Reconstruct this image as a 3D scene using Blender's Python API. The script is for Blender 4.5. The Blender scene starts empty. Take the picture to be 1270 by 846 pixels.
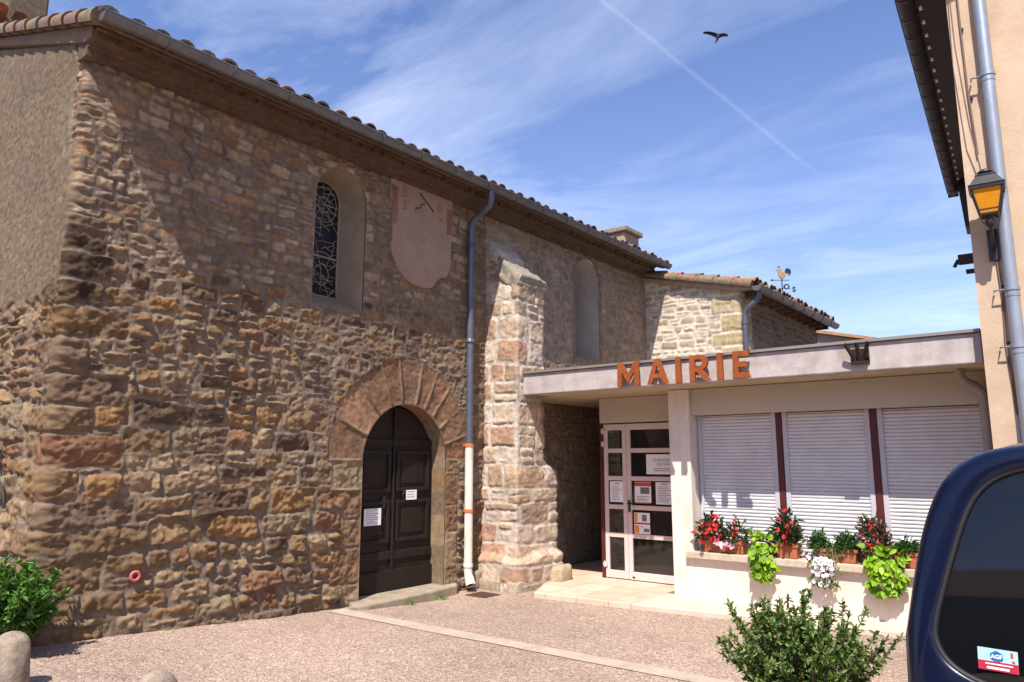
import bpy, bmesh, math, random
import numpy as np
from mathutils import Vector, Matrix
R = math.radians
scene = bpy.context.scene
col = scene.collection

# ------------------------------------------------------------------ camera, world, sun, exposure
cam_d = bpy.data.cameras.new('camera'); cam = bpy.data.objects.new('camera', cam_d); col.objects.link(cam)
cam.location = (0, 0, 1.6); cam.rotation_euler = (R(90 + 9.33), 0, R(38.8))
cam_d.sensor_width = 36; cam_d.lens = 901 / 1270 * 36; cam_d.clip_end = 2000; cam_d.clip_start = .05
scene.camera = cam
SUN = Vector((-.44, 1.0, -1.58)).normalized()          # the way the light travels
sun_d = bpy.data.lights.new('sun', 'SUN'); sun_d.energy = 4.4; sun_d.angle = R(.53); sun_d.color = (1, .945, .86)
sun = bpy.data.objects.new('sun', sun_d); col.objects.link(sun)
sun.rotation_euler = SUN.to_track_quat('-Z', 'Y').to_euler(); sun.location = (3, -8, 12)
elev = math.asin(-SUN.z); rot = math.atan2(-SUN.x, -SUN.y)
scene.view_settings.view_transform = 'Standard'; scene.view_settings.look = 'None'
scene.view_settings.gamma = 1; scene.view_settings.exposure = .84
scene.render.engine = 'CYCLES'

world = bpy.data.worlds.new('World'); scene.world = world; world.use_nodes = True
wn = world.node_tree; wn.nodes.clear()
def N(nt, t, **k):
    n = nt.nodes.new(t)
    for a, b in k.items():
        if a in ('op', 'operation'): n.operation = b
        else: setattr(n, a, b)
    return n
def math_n(nt, op, a, b=None, c=None, clamp=False):
    n = nt.nodes.new('ShaderNodeMath'); n.operation = op; n.use_clamp = clamp
    for i, v in enumerate((a, b, c)):
        if v is None: continue
        if isinstance(v, (int, float)): n.inputs[i].default_value = v
        else: nt.links.new(v, n.inputs[i])
    return n.outputs[0]
def vmath(nt, op, a, b=None):
    n = nt.nodes.new('ShaderNodeVectorMath'); n.operation = op
    for i, v in enumerate((a, b)):
        if v is None: continue
        if isinstance(v, (tuple, list)): n.inputs[i].default_value = v
        else: nt.links.new(v, n.inputs[i])
    return n
def mixc(nt, fac, a, b, blend='MIX'):
    n = nt.nodes.new('ShaderNodeMix'); n.data_type = 'RGBA'; n.blend_type = blend
    for i, v in ((0, fac), (6, a), (7, b)):
        if isinstance(v, (int, float)): n.inputs[i].default_value = v
        elif isinstance(v, (tuple, list)): n.inputs[i].default_value = tuple(v) + ((1,) if len(v) == 3 else ())
        else: nt.links.new(v, n.inputs[i])
    return n.outputs[2]
def noise_n(nt, vec, scale, detail=4, rough=.55, dist=0.0):
    n = nt.nodes.new('ShaderNodeTexNoise'); n.inputs['Scale'].default_value = scale
    n.inputs['Detail'].default_value = detail; n.inputs['Roughness'].default_value = rough
    n.inputs['Distortion'].default_value = dist
    if vec is not None: nt.links.new(vec, n.inputs['Vector'])
    return n.outputs[0]
def ramp(nt, fac, stops):
    n = nt.nodes.new('ShaderNodeValToRGB'); e = n.color_ramp.elements
    while len(e) < len(stops): e.new(.5)
    for x, (p, c) in zip(e, stops):
        x.position = p; x.color = tuple(c) + (1,) if not isinstance(c, (int, float)) else (c, c, c, 1)
    nt.links.new(fac, n.inputs[0]); return n.outputs[0]

sky = N(wn, 'ShaderNodeTexSky', sky_type='NISHITA', sun_disc=False)
sky.sun_elevation = elev; sky.sun_rotation = rot; sky.air_density = 1.0; sky.dust_density = .6; sky.ozone_density = 2.0
tc = N(wn, 'ShaderNodeTexCoord'); D = tc.outputs['Generated']
# thin cirrus: noise on the direction projected to a high layer, pulled into streaks
sep = N(wn, 'ShaderNodeSeparateXYZ'); wn.links.new(D, sep.inputs[0])
zz = math_n(wn, 'MAXIMUM', math_n(wn, 'ADD', sep.outputs[2], .12), .05)
comb = N(wn, 'ShaderNodeCombineXYZ')
wn.links.new(math_n(wn, 'DIVIDE', sep.outputs[0], zz), comb.inputs[0]); wn.links.new(math_n(wn, 'DIVIDE', sep.outputs[1], zz), comb.inputs[1])
mp = N(wn, 'ShaderNodeMapping'); wn.links.new(comb.outputs[0], mp.inputs[0])
mp.inputs['Rotation'].default_value = (0, 0, R(-22)); mp.inputs['Scale'].default_value = (.9, 1.7, 1); mp.inputs['Location'].default_value = (1.35, .4, 0)
c1 = noise_n(wn, mp.outputs[0], 1.25, 9, .62, .9)
c2 = noise_n(wn, comb.outputs[0], .55, 3, .5)
cl = math_n(wn, 'MULTIPLY', ramp(wn, c1, [(.43, 0.0), (.74, 1.0)]), ramp(wn, c2, [(.32, 0.12), (.62, 1.0)]))
low = ramp(wn, sep.outputs[2], [(.05, .55), (.55, .0)])
cl = math_n(wn, 'ADD', math_n(wn, 'MULTIPLY', cl, .50), math_n(wn, 'MULTIPLY', low, .20), clamp=True)
CONTRAIL = None
skyc = mixc(wn, 1.0, sky.outputs[0], (1.02, 1.04, 1.30), 'MULTIPLY')
def raydir(u, v):
    f = 901.; p = R(9.33); y = R(38.8); r = (u - 635) / f; up = (423 - v) / f
    fh = math.cos(p) - up * math.sin(p); z = math.sin(p) + up * math.cos(p)
    return Vector((r * math.cos(y) - fh * math.sin(y), r * math.sin(y) + fh * math.cos(y), z))
# contrail: a great-circle streak in the sky
a_, b_ = raydir(745, 0).normalized(), raydir(1010, 212).normalized()
nrm = a_.cross(b_).normalized(); tang = nrm.cross(a_).normalized(); Lc = math.acos(a_.dot(b_))
wob = math_n(wn, 'MULTIPLY', math_n(wn, 'SUBTRACT', noise_n(wn, D, 9, 4), .5), .006)
dn = math_n(wn, 'ABSOLUTE', math_n(wn, 'ADD', vmath(wn, 'DOT_PRODUCT', D, tuple(nrm)).outputs['Value'], wob))
streak = ramp(wn, dn, [(0.0, 1.0), (.0025, 0.0)])
along = math_n(wn, 'ARCTAN2', vmath(wn, 'DOT_PRODUCT', D, tuple(tang)).outputs['Value'], vmath(wn, 'DOT_PRODUCT', D, tuple(a_)).outputs['Value'])
gate = math_n(wn, 'MULTIPLY', ramp(wn, math_n(wn, 'MULTIPLY', math_n(wn, 'ADD', along, .5), 1.0), [(.0, 1.0), (.5 + Lc - .03, 1.0), (.5 + Lc + .02, 0.0)]), .085)
cl = math_n(wn, 'ADD', cl, math_n(wn, 'MULTIPLY', streak, gate), clamp=True)
final = mixc(wn, cl, skyc, (7.2, 7.8, 9.2))
bg = N(wn, 'ShaderNodeBackground'); bg.inputs[1].default_value = .092
wn.links.new(final, bg.inputs[0]); out = N(wn, 'ShaderNodeOutputWorld'); wn.links.new(bg.outputs[0], out.inputs[0])

# ------------------------------------------------------------------ helpers: objects
def tag(o, label=None, cat=None, group=None, kind=None):
    if label: o['label'] = label
    if cat: o['category'] = cat
    if group: o['group'] = group
    if kind: o['kind'] = kind
    return o
def thing(name, label, cat, loc=(0, 0, 0), group=None, rz=0):
    o = bpy.data.objects.new(name, None); col.objects.link(o); o.location = loc; o.rotation_euler = (0, 0, rz)
    o.empty_display_size = .2
    return tag(o, label, cat, group)
def link(name, me, mat=None, parent=None):
    o = bpy.data.objects.new(name, me); col.objects.link(o)
    if mat is not None and len(me.materials) == 0: me.materials.append(mat)
    if parent is not None: set_parent(o, parent)
    return o
def world_of(p):
    m = Matrix.Translation(p.location) @ p.rotation_euler.to_matrix().to_4x4()
    if p.parent: m = world_of(p.parent) @ p.matrix_parent_inverse @ m
    return m
def set_parent(o, p):
    o.parent = p; o.matrix_parent_inverse = world_of(p).inverted()
def copy_tree(o, parent=None):
    c = o.copy(); col.objects.link(c)
    if parent: c.parent = parent
    for ch in [x for x in scene.objects if x.parent == o]: copy_tree(ch, c)
    return c
class MB:
    def __init__(s): s.v = []; s.f = []; s.sm = []; s.c = []
    def add(s, vs, fs, smooth=False, c=None):
        b = len(s.v); s.v += [tuple(p) for p in vs]; s.f += [tuple(i + b for i in f) for f in fs]
        s.sm += [smooth] * len(fs); s.c += [c or (1, 1, 1)] * len(vs)
        return s
    def box(s, a, b, c=None):
        (x0, y0, z0), (x1, y1, z1) = a, b
        x0, x1 = min(x0, x1), max(x0, x1); y0, y1 = min(y0, y1), max(y0, y1); z0, z1 = min(z0, z1), max(z0, z1)
        vs = [(x, y, z) for z in (z0, z1) for x, y in ((x0, y0), (x1, y0), (x1, y1), (x0, y1))]
        return s.add(vs, [(3, 2, 1, 0), (4, 5, 6, 7), (0, 1, 5, 4), (1, 2, 6, 5), (2, 3, 7, 6), (3, 0, 4, 7)], c=c)
    def hexa(s, vs, c=None):
        return s.add(vs, [(3, 2, 1, 0), (4, 5, 6, 7), (0, 1, 5, 4), (1, 2, 6, 5), (2, 3, 7, 6), (3, 0, 4, 7)], c=c)
    def prism(s, poly, z0, z1, fn=None, c=None):
        n = len(poly); fn = fn or (lambda x, y, z: (x, y, z))
        vs = [fn(x, y, z0) for x, y in poly] + [fn(x, y, z1) for x, y in poly]
        fs = [tuple(range(n - 1, -1, -1)), tuple(range(n, 2 * n))] + [(i, (i + 1) % n, n + (i + 1) % n, n + i) for i in range(n)]
        return s.add(vs, fs, c=c)
    def tube(s, pts, r, n=12, cap=True, smooth=True, c=None):
        pts = [Vector(p) for p in pts]; rs = r if isinstance(r, (list, tuple)) else [r] * len(pts)
        vs = []; up = None
        for i, p in enumerate(pts):
            t = (pts[min(i + 1, len(pts) - 1)] - pts[max(i - 1, 0)]).normalized()
            if up is None: up = t.orthogonal().normalized()
            up = (up - t * up.dot(t)).normalized(); w = t.cross(up)
            for k in range(n):
                a = 2 * math.pi * k / n; vs.append(p + (up * math.cos(a) + w * math.sin(a)) * rs[i])
        fs = [(i * n + k, i * n + (k + 1) % n, (i + 1) * n + (k + 1) % n, (i + 1) * n + k) for i in range(len(pts) - 1) for k in range(n)]
        s.add(vs, fs, smooth, c)
        if cap:
            m = len(pts); s.add(vs[:n], [tuple(range(n - 1, -1, -1))], c=c); s.add(vs[(m - 1) * n:], [tuple(range(n))], c=c)
        return s
    def lathe(s, prof, center=(0, 0, 0), n=24, smooth=True, c=None):
        cx, cy, cz = center; vs = []
        for r, z in prof:
            for k in range(n):
                a = 2 * math.pi * k / n; vs.append((cx + r * math.cos(a), cy + r * math.sin(a), cz + z))
        fs = [(i * n + k, i * n + (k + 1) % n, (i + 1) * n + (k + 1) % n, (i + 1) * n + k) for i in range(len(prof) - 1) for k in range(n)]
        return s.add(vs, fs, smooth, c)
    def grid(s, rows, smooth=True, closed=False, c=None):
        m = len(rows[0]); vs = [p for r in rows for p in r]; fs = []
        for i in range(len(rows) - 1):
            for k in range(m if closed else m - 1):
                k2 = (k + 1) % m; fs.append((i * m + k, i * m + k2, (i + 1) * m + k2, (i + 1) * m + k))
        return s.add(vs, fs, smooth, c)
    def build(s, name, mat, parent=None, bevel=0, tm=None):
        me = bpy.data.meshes.new(name); vs = s.v
        if tm is not None: vs = [tuple(tm @ Vector(p)) for p in vs]
        me.from_pydata(vs, [], s.f); me.polygons.foreach_set('use_smooth', s.sm)
        at = me.attributes.new('col', 'FLOAT_COLOR', 'POINT')
        at.data.foreach_set('color', np.array([tuple(c) + (1,) for c in s.c], dtype=np.float32).ravel())
        me.update()
        o = link(name, me, mat, parent)
        if bevel:
            b = o.modifiers.new('bevel', 'BEVEL'); b.width = bevel; b.segments = 2; b.limit_method = 'ANGLE'; b.angle_limit = R(35)
        return o
def np_mesh(name, V, Fq, mat, parent=None, colors=None, smooth=False):
    """V (n,3), Fq (m,k) faces all with k corners"""
    me = bpy.data.meshes.new(name); k = Fq.shape[1]
    me.vertices.add(len(V)); me.vertices.foreach_set('co', V.astype(np.float32).ravel())
    me.loops.add(Fq.size); me.loops.foreach_set('vertex_index', Fq.astype(np.int32).ravel())
    me.polygons.add(len(Fq)); me.polygons.foreach_set('loop_start', np.arange(0, Fq.size, k, dtype=np.int32))
    me.polygons.foreach_set('loop_total', np.full(len(Fq), k, dtype=np.int32))
    if smooth: me.polygons.foreach_set('use_smooth', np.ones(len(Fq), dtype=bool))
    if colors is not None:
        at = me.attributes.new('col', 'FLOAT_COLOR', 'POINT')
        at.data.foreach_set('color', np.concatenate([colors, np.ones((len(V), 1))], 1).astype(np.float32).ravel())
    me.update(calc_edges=True); me.validate()
    return link(name, me, mat, parent)

# ------------------------------------------------------------------ helpers: materials
def mat(name, color=(.5, .5, .5), rough=.8, var=.12, vscale=5, bump=.15, bscale=60, metallic=0, spec=.4, attr=False, streak=0, dirt=None, dirt_amt=0, dirt_scale=1.5, coat=0, trans=0, bdist=.01, emit=0, rvar=.1):
    m = bpy.data.materials.new(name); m.use_nodes = True; nt = m.node_tree; b = nt.nodes['Principled BSDF']
    t = N(nt, 'ShaderNodeTexCoord').outputs['Object']
    if attr:
        a = N(nt, 'ShaderNodeAttribute', attribute_name='col'); c = a.outputs['Color']
        if color != (1, 1, 1): c = mixc(nt, 1.0, c, color, 'MULTIPLY')
    else:
        rgb = N(nt, 'ShaderNodeRGB'); rgb.outputs[0].default_value = tuple(color) + (1,); c = rgb.outputs[0]
    if var:
        n1 = noise_n(nt, t, vscale, 8, .65)
        f = ramp(nt, n1, [(.25, 1 - var * 1.6), (.75, 1 + var * .9)])
        c = mixc(nt, 1.0, c, f, 'MULTIPLY')
    if streak:
        mpn = N(nt, 'ShaderNodeMapping'); nt.links.new(t, mpn.inputs[0]); mpn.inputs['Scale'].default_value = (7, 7, .55)
        n2 = noise_n(nt, mpn.outputs[0], 1.2, 6, .6)
        c = mixc(nt, 1.0, c, ramp(nt, n2, [(.42, 1.0), (.72, 1 - streak)]), 'MULTIPLY')
    if dirt is not None:
        n3 = noise_n(nt, t, dirt_scale, 7, .68, .4)
        c = mixc(nt, math_n(nt, 'MULTIPLY', ramp(nt, n3, [(.48, 0.0), (.7, 1.0)]), dirt_amt), c, dirt)
    nt.links.new(c, b.inputs['Base Color'])
    b.inputs['Metallic'].default_value = metallic; b.inputs['Specular IOR Level'].default_value = spec
    if rvar:
        n4 = noise_n(nt, t, vscale * 2.3, 4, .6)
        nt.links.new(math_n(nt, 'ADD', math_n(nt, 'MULTIPLY', math_n(nt, 'SUBTRACT', n4, .5), rvar * 2), rough, clamp=True), b.inputs['Roughness'])
    else: b.inputs['Roughness'].default_value = rough
    if coat: b.inputs['Coat Weight'].default_value = coat; b.inputs['Coat Roughness'].default_value = .04
    if trans: b.inputs['Transmission Weight'].default_value = trans
    if bump:
        bn = N(nt, 'ShaderNodeBump'); bn.inputs['Strength'].default_value = bump; bn.inputs['Distance'].default_value = bdist
        nt.links.new(noise_n(nt, t, bscale, 6, .65), bn.inputs['Height']); nt.links.new(bn.outputs[0], b.inputs['Normal'])
    return m
M_STONE = mat('rubble_stone', (1, 1, 1), .92, .30, 16, .7, 95, attr=True, spec=.15, bdist=.012, dirt=(.10, .085, .07), dirt_amt=.25, dirt_scale=2.2)
M_RENDER = mat('church_plaster', (1, 1, 1), .93, .16, 7, .5, 70, attr=True, spec=.15)
M_DRESSED = mat('dressed_stone', (.20, .125, .07), .9, .28, 6, .5, 60, spec=.15, dirt=(.15, .10, .07), dirt_amt=.4)
M_ZINC = mat('weathered_zinc', (.16, .165, .175), .5, .16, 6, .06, 80, metallic=.55, streak=.2, spec=.4)
M_ZINC_L = mat('pale_zinc', (.33, .36, .40), .42, .1, 6, .05, 80, metallic=.5, spec=.5, dirt=(.2, .2, .2), dirt_amt=.3)
M_BPIPE = mat('blue_grey_pipe', (.115, .13, .16), .42, .14, 7, .05, 60, metallic=.3, dirt=(.05, .05, .06), dirt_amt=.5, dirt_scale=5)
M_WPIPE = mat('cream_painted_iron', (.72, .66, .57), .45, .08, 7, .1, 60, dirt=(.35, .22, .12), dirt_amt=.4, dirt_scale=6)
M_ORANGE = mat('orange_ring', (.60, .16, .05), .6, .2, 20, .1, 60)
M_TILE = mat('canal_tile', (1, 1, 1), .9, .30, 14, .4, 80, attr=True, spec=.15, dirt=(.12, .11, .09), dirt_amt=.55, dirt_scale=5)
M_WOODOLD = mat('old_brown_wood', (.020, .012, .009), .62, .30, 9, .4, 50, streak=.25, spec=.3)
M_LEAD = mat('window_lead', (.27, .225, .17), .7, .15, 20, .1, 80)
M_STAINED = mat('stained_glass', (.007, .007, .014), .25, .5, 12, .2, 22, spec=.5)
M_IRON = mat('dark_iron', (.035, .032, .032), .6, .2, 20, .2, 80, metallic=.4)
M_RUST = mat('rusted_steel', (.31, .075, .018), .75, .30, 7, .2, 70, dirt=(.16, .045, .018), dirt_amt=.85, dirt_scale=7, spec=.25)
M_DRUST = mat('dark_rusted_steel', (.030, .014, .012), .7, .25, 12, .2, 70, spec=.3)
M_CONC = mat('painted_concrete', (.46, .40, .38), .9, .18, 4.5, .25, 60, streak=.14, dirt=(.27, .215, .185), dirt_amt=.6, dirt_scale=4, spec=.2)
M_SOFFIT = mat('soffit_paint', (.50, .40, .27), .9, .12, 3, .15, 50, streak=.1, spec=.2)
M_MAIRIE = mat('cream_render', (.74, .65, .57), .9, .08, 3.5, .25, 110, streak=.12, spec=.2, dirt=(.56, .44, .33), dirt_amt=.5, dirt_scale=2.6)
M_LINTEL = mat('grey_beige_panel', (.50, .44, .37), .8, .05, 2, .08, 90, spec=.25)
M_SHUT = mat('lilac_white_shutter', (.62, .60, .615), .45, .09, 3, .03, 90, spec=.4)
M_RAIL = mat('shutter_rail', (.50, .47, .50), .45, .05, 4, .03, 90, spec=.4)
M_MULL = mat('maroon_steel', (.085, .016, .014), .5, .12, 6, .05, 90, spec=.4)
M_DOORP = mat('pinkish_white_frame', (.62, .50, .47), .4, .05, 4, .03, 90, spec=.4)
M_GLASS = mat('dark_door_glass', (.016, .015, .014), .05, .0, 5, 0, 50, spec=.6, rvar=0)
M_PAPER = mat('paper', (.80, .79, .80), .8, .04, 6, .05, 50)
M_INK = mat('grey_print', (.16, .15, .17), .8, .0, 6, 0, 50)
M_RED = mat('red_print', (.52, .05, .05), .7, .05, 6, 0, 50)
M_OR = mat('orange_print', (.75, .27, .03), .7, .05, 6, 0, 50)
M_BLUE = mat('blue_print', (.08, .22, .50), .7, .05, 6, 0, 50)
M_SILL = mat('sill_concrete', (.52, .43, .33), .9, .16, 9, .35, 70, dirt=(.30, .24, .18), dirt_amt=.5, dirt_scale=7, spec=.2)
M_TERRA = mat('terracotta', (.42, .125, .055), .75, .16, 12, .15, 70, dirt=(.30, .14, .09), dirt_amt=.5, dirt_scale=9)
M_LEAF = mat('leaf', (1, 1, 1), .5, .12, 30, 0, 50, attr=True, spec=.35)
def translucent(m, amt):
    nt = m.node_tree; b = nt.nodes['Principled BSDF']; o = [n for n in nt.nodes if n.type == 'OUTPUT_MATERIAL'][0]
    tr = N(nt, 'ShaderNodeBsdfTranslucent'); mx = N(nt, 'ShaderNodeMixShader'); mx.inputs[0].default_value = amt
    nt.links.new(b.inputs['Base Color'].links[0].from_socket, tr.inputs[0]); nt.links.new(b.outputs[0], mx.inputs[1]); nt.links.new(tr.outputs[0], mx.inputs[2]); nt.links.new(mx.outputs[0], o.inputs[0])
translucent(M_LEAF, .32)
M_PETAL = mat('petal', (1, 1, 1), .7, .05, 30, 0, 50, attr=True, spec=.2)
M_STEM = mat('stem', (.13, .10, .06), .8, .2, 30, .2, 60)
M_OCHRE = mat('ochre_render', (.54, .395, .28), .92, .09, 2.2, .35, 45, streak=.06, spec=.15, dirt=(.42, .29, .20), dirt_amt=.6, dirt_scale=2.4)
M_CARB = mat('navy_car_paint', (.0018, .0045, .020), .3, .03, 3, 0, 50, spec=.25, coat=.25, rvar=.03)
M_CGLASS = mat('car_window_glass', (.004, .005, .007), .03, 0, 5, 0, 50, spec=.5, rvar=0)
M_RUBBER = mat('black_rubber', (.012, .012, .014), .6, .1, 10, .05, 60)
M_LAMPG = mat('amber_lamp_glass', (.62, .24, .01), .25, .1, 9, 0, 60, spec=.5)
M_LAMPM = mat('black_lamp_metal', (.030, .028, .032), .4, .12, 9, .05, 60, metallic=.2)
M_BOLL = mat('bollard_stone', (.33, .26, .20), .92, .35, 14, .9, 70, spec=.15, dirt=(.22, .17, .13), dirt_amt=.4, dirt_scale=6)
M_STRIP = mat('kerb_concrete', (.44, .355, .285), .92, .14, 5, .4, 120, spec=.15, dirt=(.27, .21, .17), dirt_amt=.5, dirt_scale=4)
M_STEP = mat('worn_step_stone', (.34, .28, .205), .9, .22, 7, .5, 60, spec=.15, dirt=(.17, .145, .11), dirt_amt=.5, dirt_scale=4)
M_RAFTER = mat('eave_wood', (.16, .095, .06), .85, .25, 9, .3, 40, spec=.15)
M_GRATE = mat('rusty_grate', (.10, .055, .04), .8, .3, 25, .3, 80, metallic=.2)
M_BIRD = mat('swallow_feathers', (.012, .011, .016), .7, .1, 20, 0, 60)
M_CABLE = mat('cable', (.16, .10, .075), .6, .1, 10, 0, 60)

def aggregate_mat():
    m = bpy.data.materials.new('exposed_aggregate'); m.use_nodes = True; nt = m.node_tree; b = nt.nodes['Principled BSDF']
    t = N(nt, 'ShaderNodeTexCoord').outputs['Object']
    def vor(scale):
        v = N(nt, 'ShaderNodeTexVoronoi'); v.inputs['Scale'].default_value = scale; nt.links.new(t, v.inputs['Vector']); return v
    v1 = vor(105); v2 = vor(52)
    sp = N(nt, 'ShaderNodeSeparateColor'); nt.links.new(v1.outputs['Color'], sp.inputs[0])
    c = ramp(nt, sp.outputs[0], [(0, (.15, .095, .072)), (.25, (.235, .16, .125)), (.5, (.29, .205, .16)), (.8, (.345, .255, .205)), (1, (.50, .40, .33))])
    sp2 = N(nt, 'ShaderNodeSeparateColor'); nt.links.new(v2.outputs['Color'], sp2.inputs[0])
    c = mixc(nt, math_n(nt, 'GREATER_THAN', sp2.outputs[1], .80), c, ramp(nt, sp2.outputs[0], [(0, (.17, .105, .085)), (1, (.46, .36, .30))]))
    c = mixc(nt, 1.0, c, ramp(nt, noise_n(nt, t, .45, 8, .68), [(.3, (.86, .86, .845)), (.7, (1.30, 1.31, 1.28))]), 'MULTIPLY')
    c = mixc(nt, math_n(nt, 'MULTIPLY', ramp(nt, noise_n(nt, t, 1.9, 8, .75, .6), [(.54, 0.0), (.70, 1.0)]), .42), c, (.165, .118, .098))
    c = mixc(nt, math_n(nt, 'MULTIPLY', ramp(nt, noise_n(nt, t, 5.5, 5, .7), [(.64, 0.0), (.72, 1.0)]), .35), c, (.42, .33, .27))
    nt.links.new(c, b.inputs['Base Color']); b.inputs['Roughness'].default_value = .9; b.inputs['Specular IOR Level'].default_value = .2
    bn = N(nt, 'ShaderNodeBump'); bn.inputs['Strength'].default_value = .5; bn.inputs['Distance'].default_value = .007
    nt.links.new(math_n(nt, 'MULTIPLY', math_n(nt, 'SUBTRACT', 1, v1.outputs['Distance']), .6), bn.inputs['Height']); nt.links.new(bn.outputs[0], b.inputs['Normal'])
    return m
M_AGG = aggregate_mat()
def tiles_mat():
    m = bpy.data.materials.new('porch_tiles'); m.use_nodes = True; nt = m.node_tree; b = nt.nodes['Principled BSDF']
    t = N(nt, 'ShaderNodeTexCoord').outputs['Object']
    br = N(nt, 'ShaderNodeTexBrick'); nt.links.new(t, br.inputs['Vector']); br.offset = 0
    br.inputs['Color1'].default_value = (.56, .38, .27, 1); br.inputs['Color2'].default_value = (.66, .50, .39, 1); br.inputs['Mortar'].default_value = (.40, .30, .23, 1)
    br.inputs['Scale'].default_value = 1; br.inputs['Mortar Size'].default_value = .008; br.inputs['Brick Width'].default_value = .42; br.inputs['Row Height'].default_value = .42
    c = mixc(nt, 1.0, br.outputs[0], ramp(nt, noise_n(nt, t, 3, 6, .6), [(.3, .84), (.7, 1.06)]), 'MULTIPLY')
    nt.links.new(c, b.inputs['Base Color']); b.inputs['Roughness'].default_value = .6
    return m
M_PORCH = tiles_mat()

# ------------------------------------------------------------------ masonry: real relief, stone by stone
_tabs = {}
def vnoise(x, y, seed):
    if seed not in _tabs: _tabs[seed] = np.random.RandomState(seed).rand(256, 256)
    T = _tabs[seed]; xi = np.floor(x).astype(np.int64); yi = np.floor(y).astype(np.int64)
    fx = x - xi; fy = y - yi; fx = fx * fx * (3 - 2 * fx); fy = fy * fy * (3 - 2 * fy)
    a = T[xi & 255, yi & 255]; b = T[(xi + 1) & 255, yi & 255]; c = T[xi & 255, (yi + 1) & 255]; d = T[(xi + 1) & 255, (yi + 1) & 255]
    return (a * (1 - fx) + b * fx) * (1 - fy) + (c * (1 - fx) + d * fx) * fy
def fbm(x, y, seed, octv=4, g=.5):
    s = 0; a = 1; t = 0
    for i in range(octv):
        s = s + a * vnoise(x * 2 ** i + 17.3 * i, y * 2 ** i + 9.1 * i, seed + i); t += a; a *= g
    return s / t
def sstep(a, b, x):
    t = np.clip((x - a) / (b - a), 0, 1); return t * t * (3 - 2 * t)
def rbox(dx, dz, hw, hh, r):
    qx = np.abs(dx) - (hw - r); qz = np.abs(dz) - (hh - r)
    return np.hypot(np.maximum(qx, 0), np.maximum(qz, 0)) + np.minimum(np.maximum(qx, qz), 0) - r
def rubble(S, Z, seed, hf, asp=(1.0, 2.6), warp=.03, gap=.009, rot=.07, split=.2, corner=.45):
    """irregular coursed stones: signed distance to the stone edge, 4 random numbers per stone, local tilt coordinates"""
    rg = np.random.RandomState(seed); z0, z1 = Z.min() - .3, Z.max() + .3; e = [z0]
    while e[-1] < z1: e.append(e[-1] + hf(e[-1]) * rg.uniform(.72, 1.32))
    e = np.array(e)
    Zw = Z + warp * 4.5 * (fbm(S * .55, Z * .8, seed + 1, 2) - .5) + warp * 1.3 * (fbm(S * 4, Z * 4, seed + 2, 2) - .5) + .024 * (fbm(S * 17, Z * 17, seed + 3, 3) - .5)
    Sw = S + warp * 1.6 * (fbm(S * 1.3, Z * 4.2, seed + 4, 3) - .5) + .024 * (fbm(S * 17, Z * 17, seed + 5, 3) - .5)
    ci = np.clip(np.searchsorted(e, Zw) - 1, 0, len(e) - 2)
    sdf = np.full(S.shape, 1.0); rnd = np.zeros(S.shape + (4,)); tx = np.zeros(S.shape); tz = np.zeros(S.shape)
    s0, s1 = S.min() - 1, S.max() + 1
    for k in range(len(e) - 1):
        m = ci == k
        if not m.any(): continue
        h = e[k + 1] - e[k]; ue = [s0 - rg.rand() * .3]
        while ue[-1] < s1: ue.append(ue[-1] + max(.065, min(h * rg.uniform(*asp), .62)))
        ue = np.array(ue); n = len(ue); su = Sw[m]; zu = Zw[m]
        j = np.clip(np.searchsorted(ue, su) - 1, 0, n - 2)
        c = .5 * (ue[j] + ue[j + 1]); hw = .5 * (ue[j + 1] - ue[j]); rr = rg.rand(n, 10)
        zc = np.full(su.shape, .5 * (e[k] + e[k + 1])); hh = np.full(su.shape, h / 2)
        sp = (rr[:, 0] < split) & (h > .10); fr = .35 + .3 * rr[:, 1]; zs = e[k] + h * fr
        up = sp[j] & (zu > zs[j]); lo = sp[j] & ~up
        zc = np.where(up, .5 * (zs[j] + e[k + 1]), np.where(lo, .5 * (e[k] + zs[j]), zc)); hh = np.where(up, .5 * (e[k + 1] - zs[j]), np.where(lo, .5 * (zs[j] - e[k]), hh))
        a = (rr[j, 2] - .5) * 2 * rot; dx, dz = su - c, zu - zc
        dx, dz = dx * np.cos(a) + dz * np.sin(a), -dx * np.sin(a) + dz * np.cos(a)
        g = gap * (.5 + 1.5 * rr[j, 3])
        hw2 = np.maximum(hw - g - .02 * rr[j, 4] ** 3, .015); hh2 = np.maximum(hh - g * .8 - .012 * rr[j, 5] ** 3, .012)
        r = np.minimum(hw2, hh2) * corner * (.5 + rr[j, 6])
        sdf[m] = rbox(dx, dz, hw2, hh2, np.minimum(r, np.minimum(hw2, hh2) * .95))
        q = rr[j][:, [6, 7, 8, 9]]; q = np.where(up[:, None], (q * 7.31 + .37) % 1, q); rnd[m] = q
        tx[m] = dx / hw; tz[m] = dz / hh
    return sdf, rnd, tx, tz
def palette(P, r):
    P = np.array(P); return P[np.clip((r * len(P)).astype(int), 0, len(P) - 1)]
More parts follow.
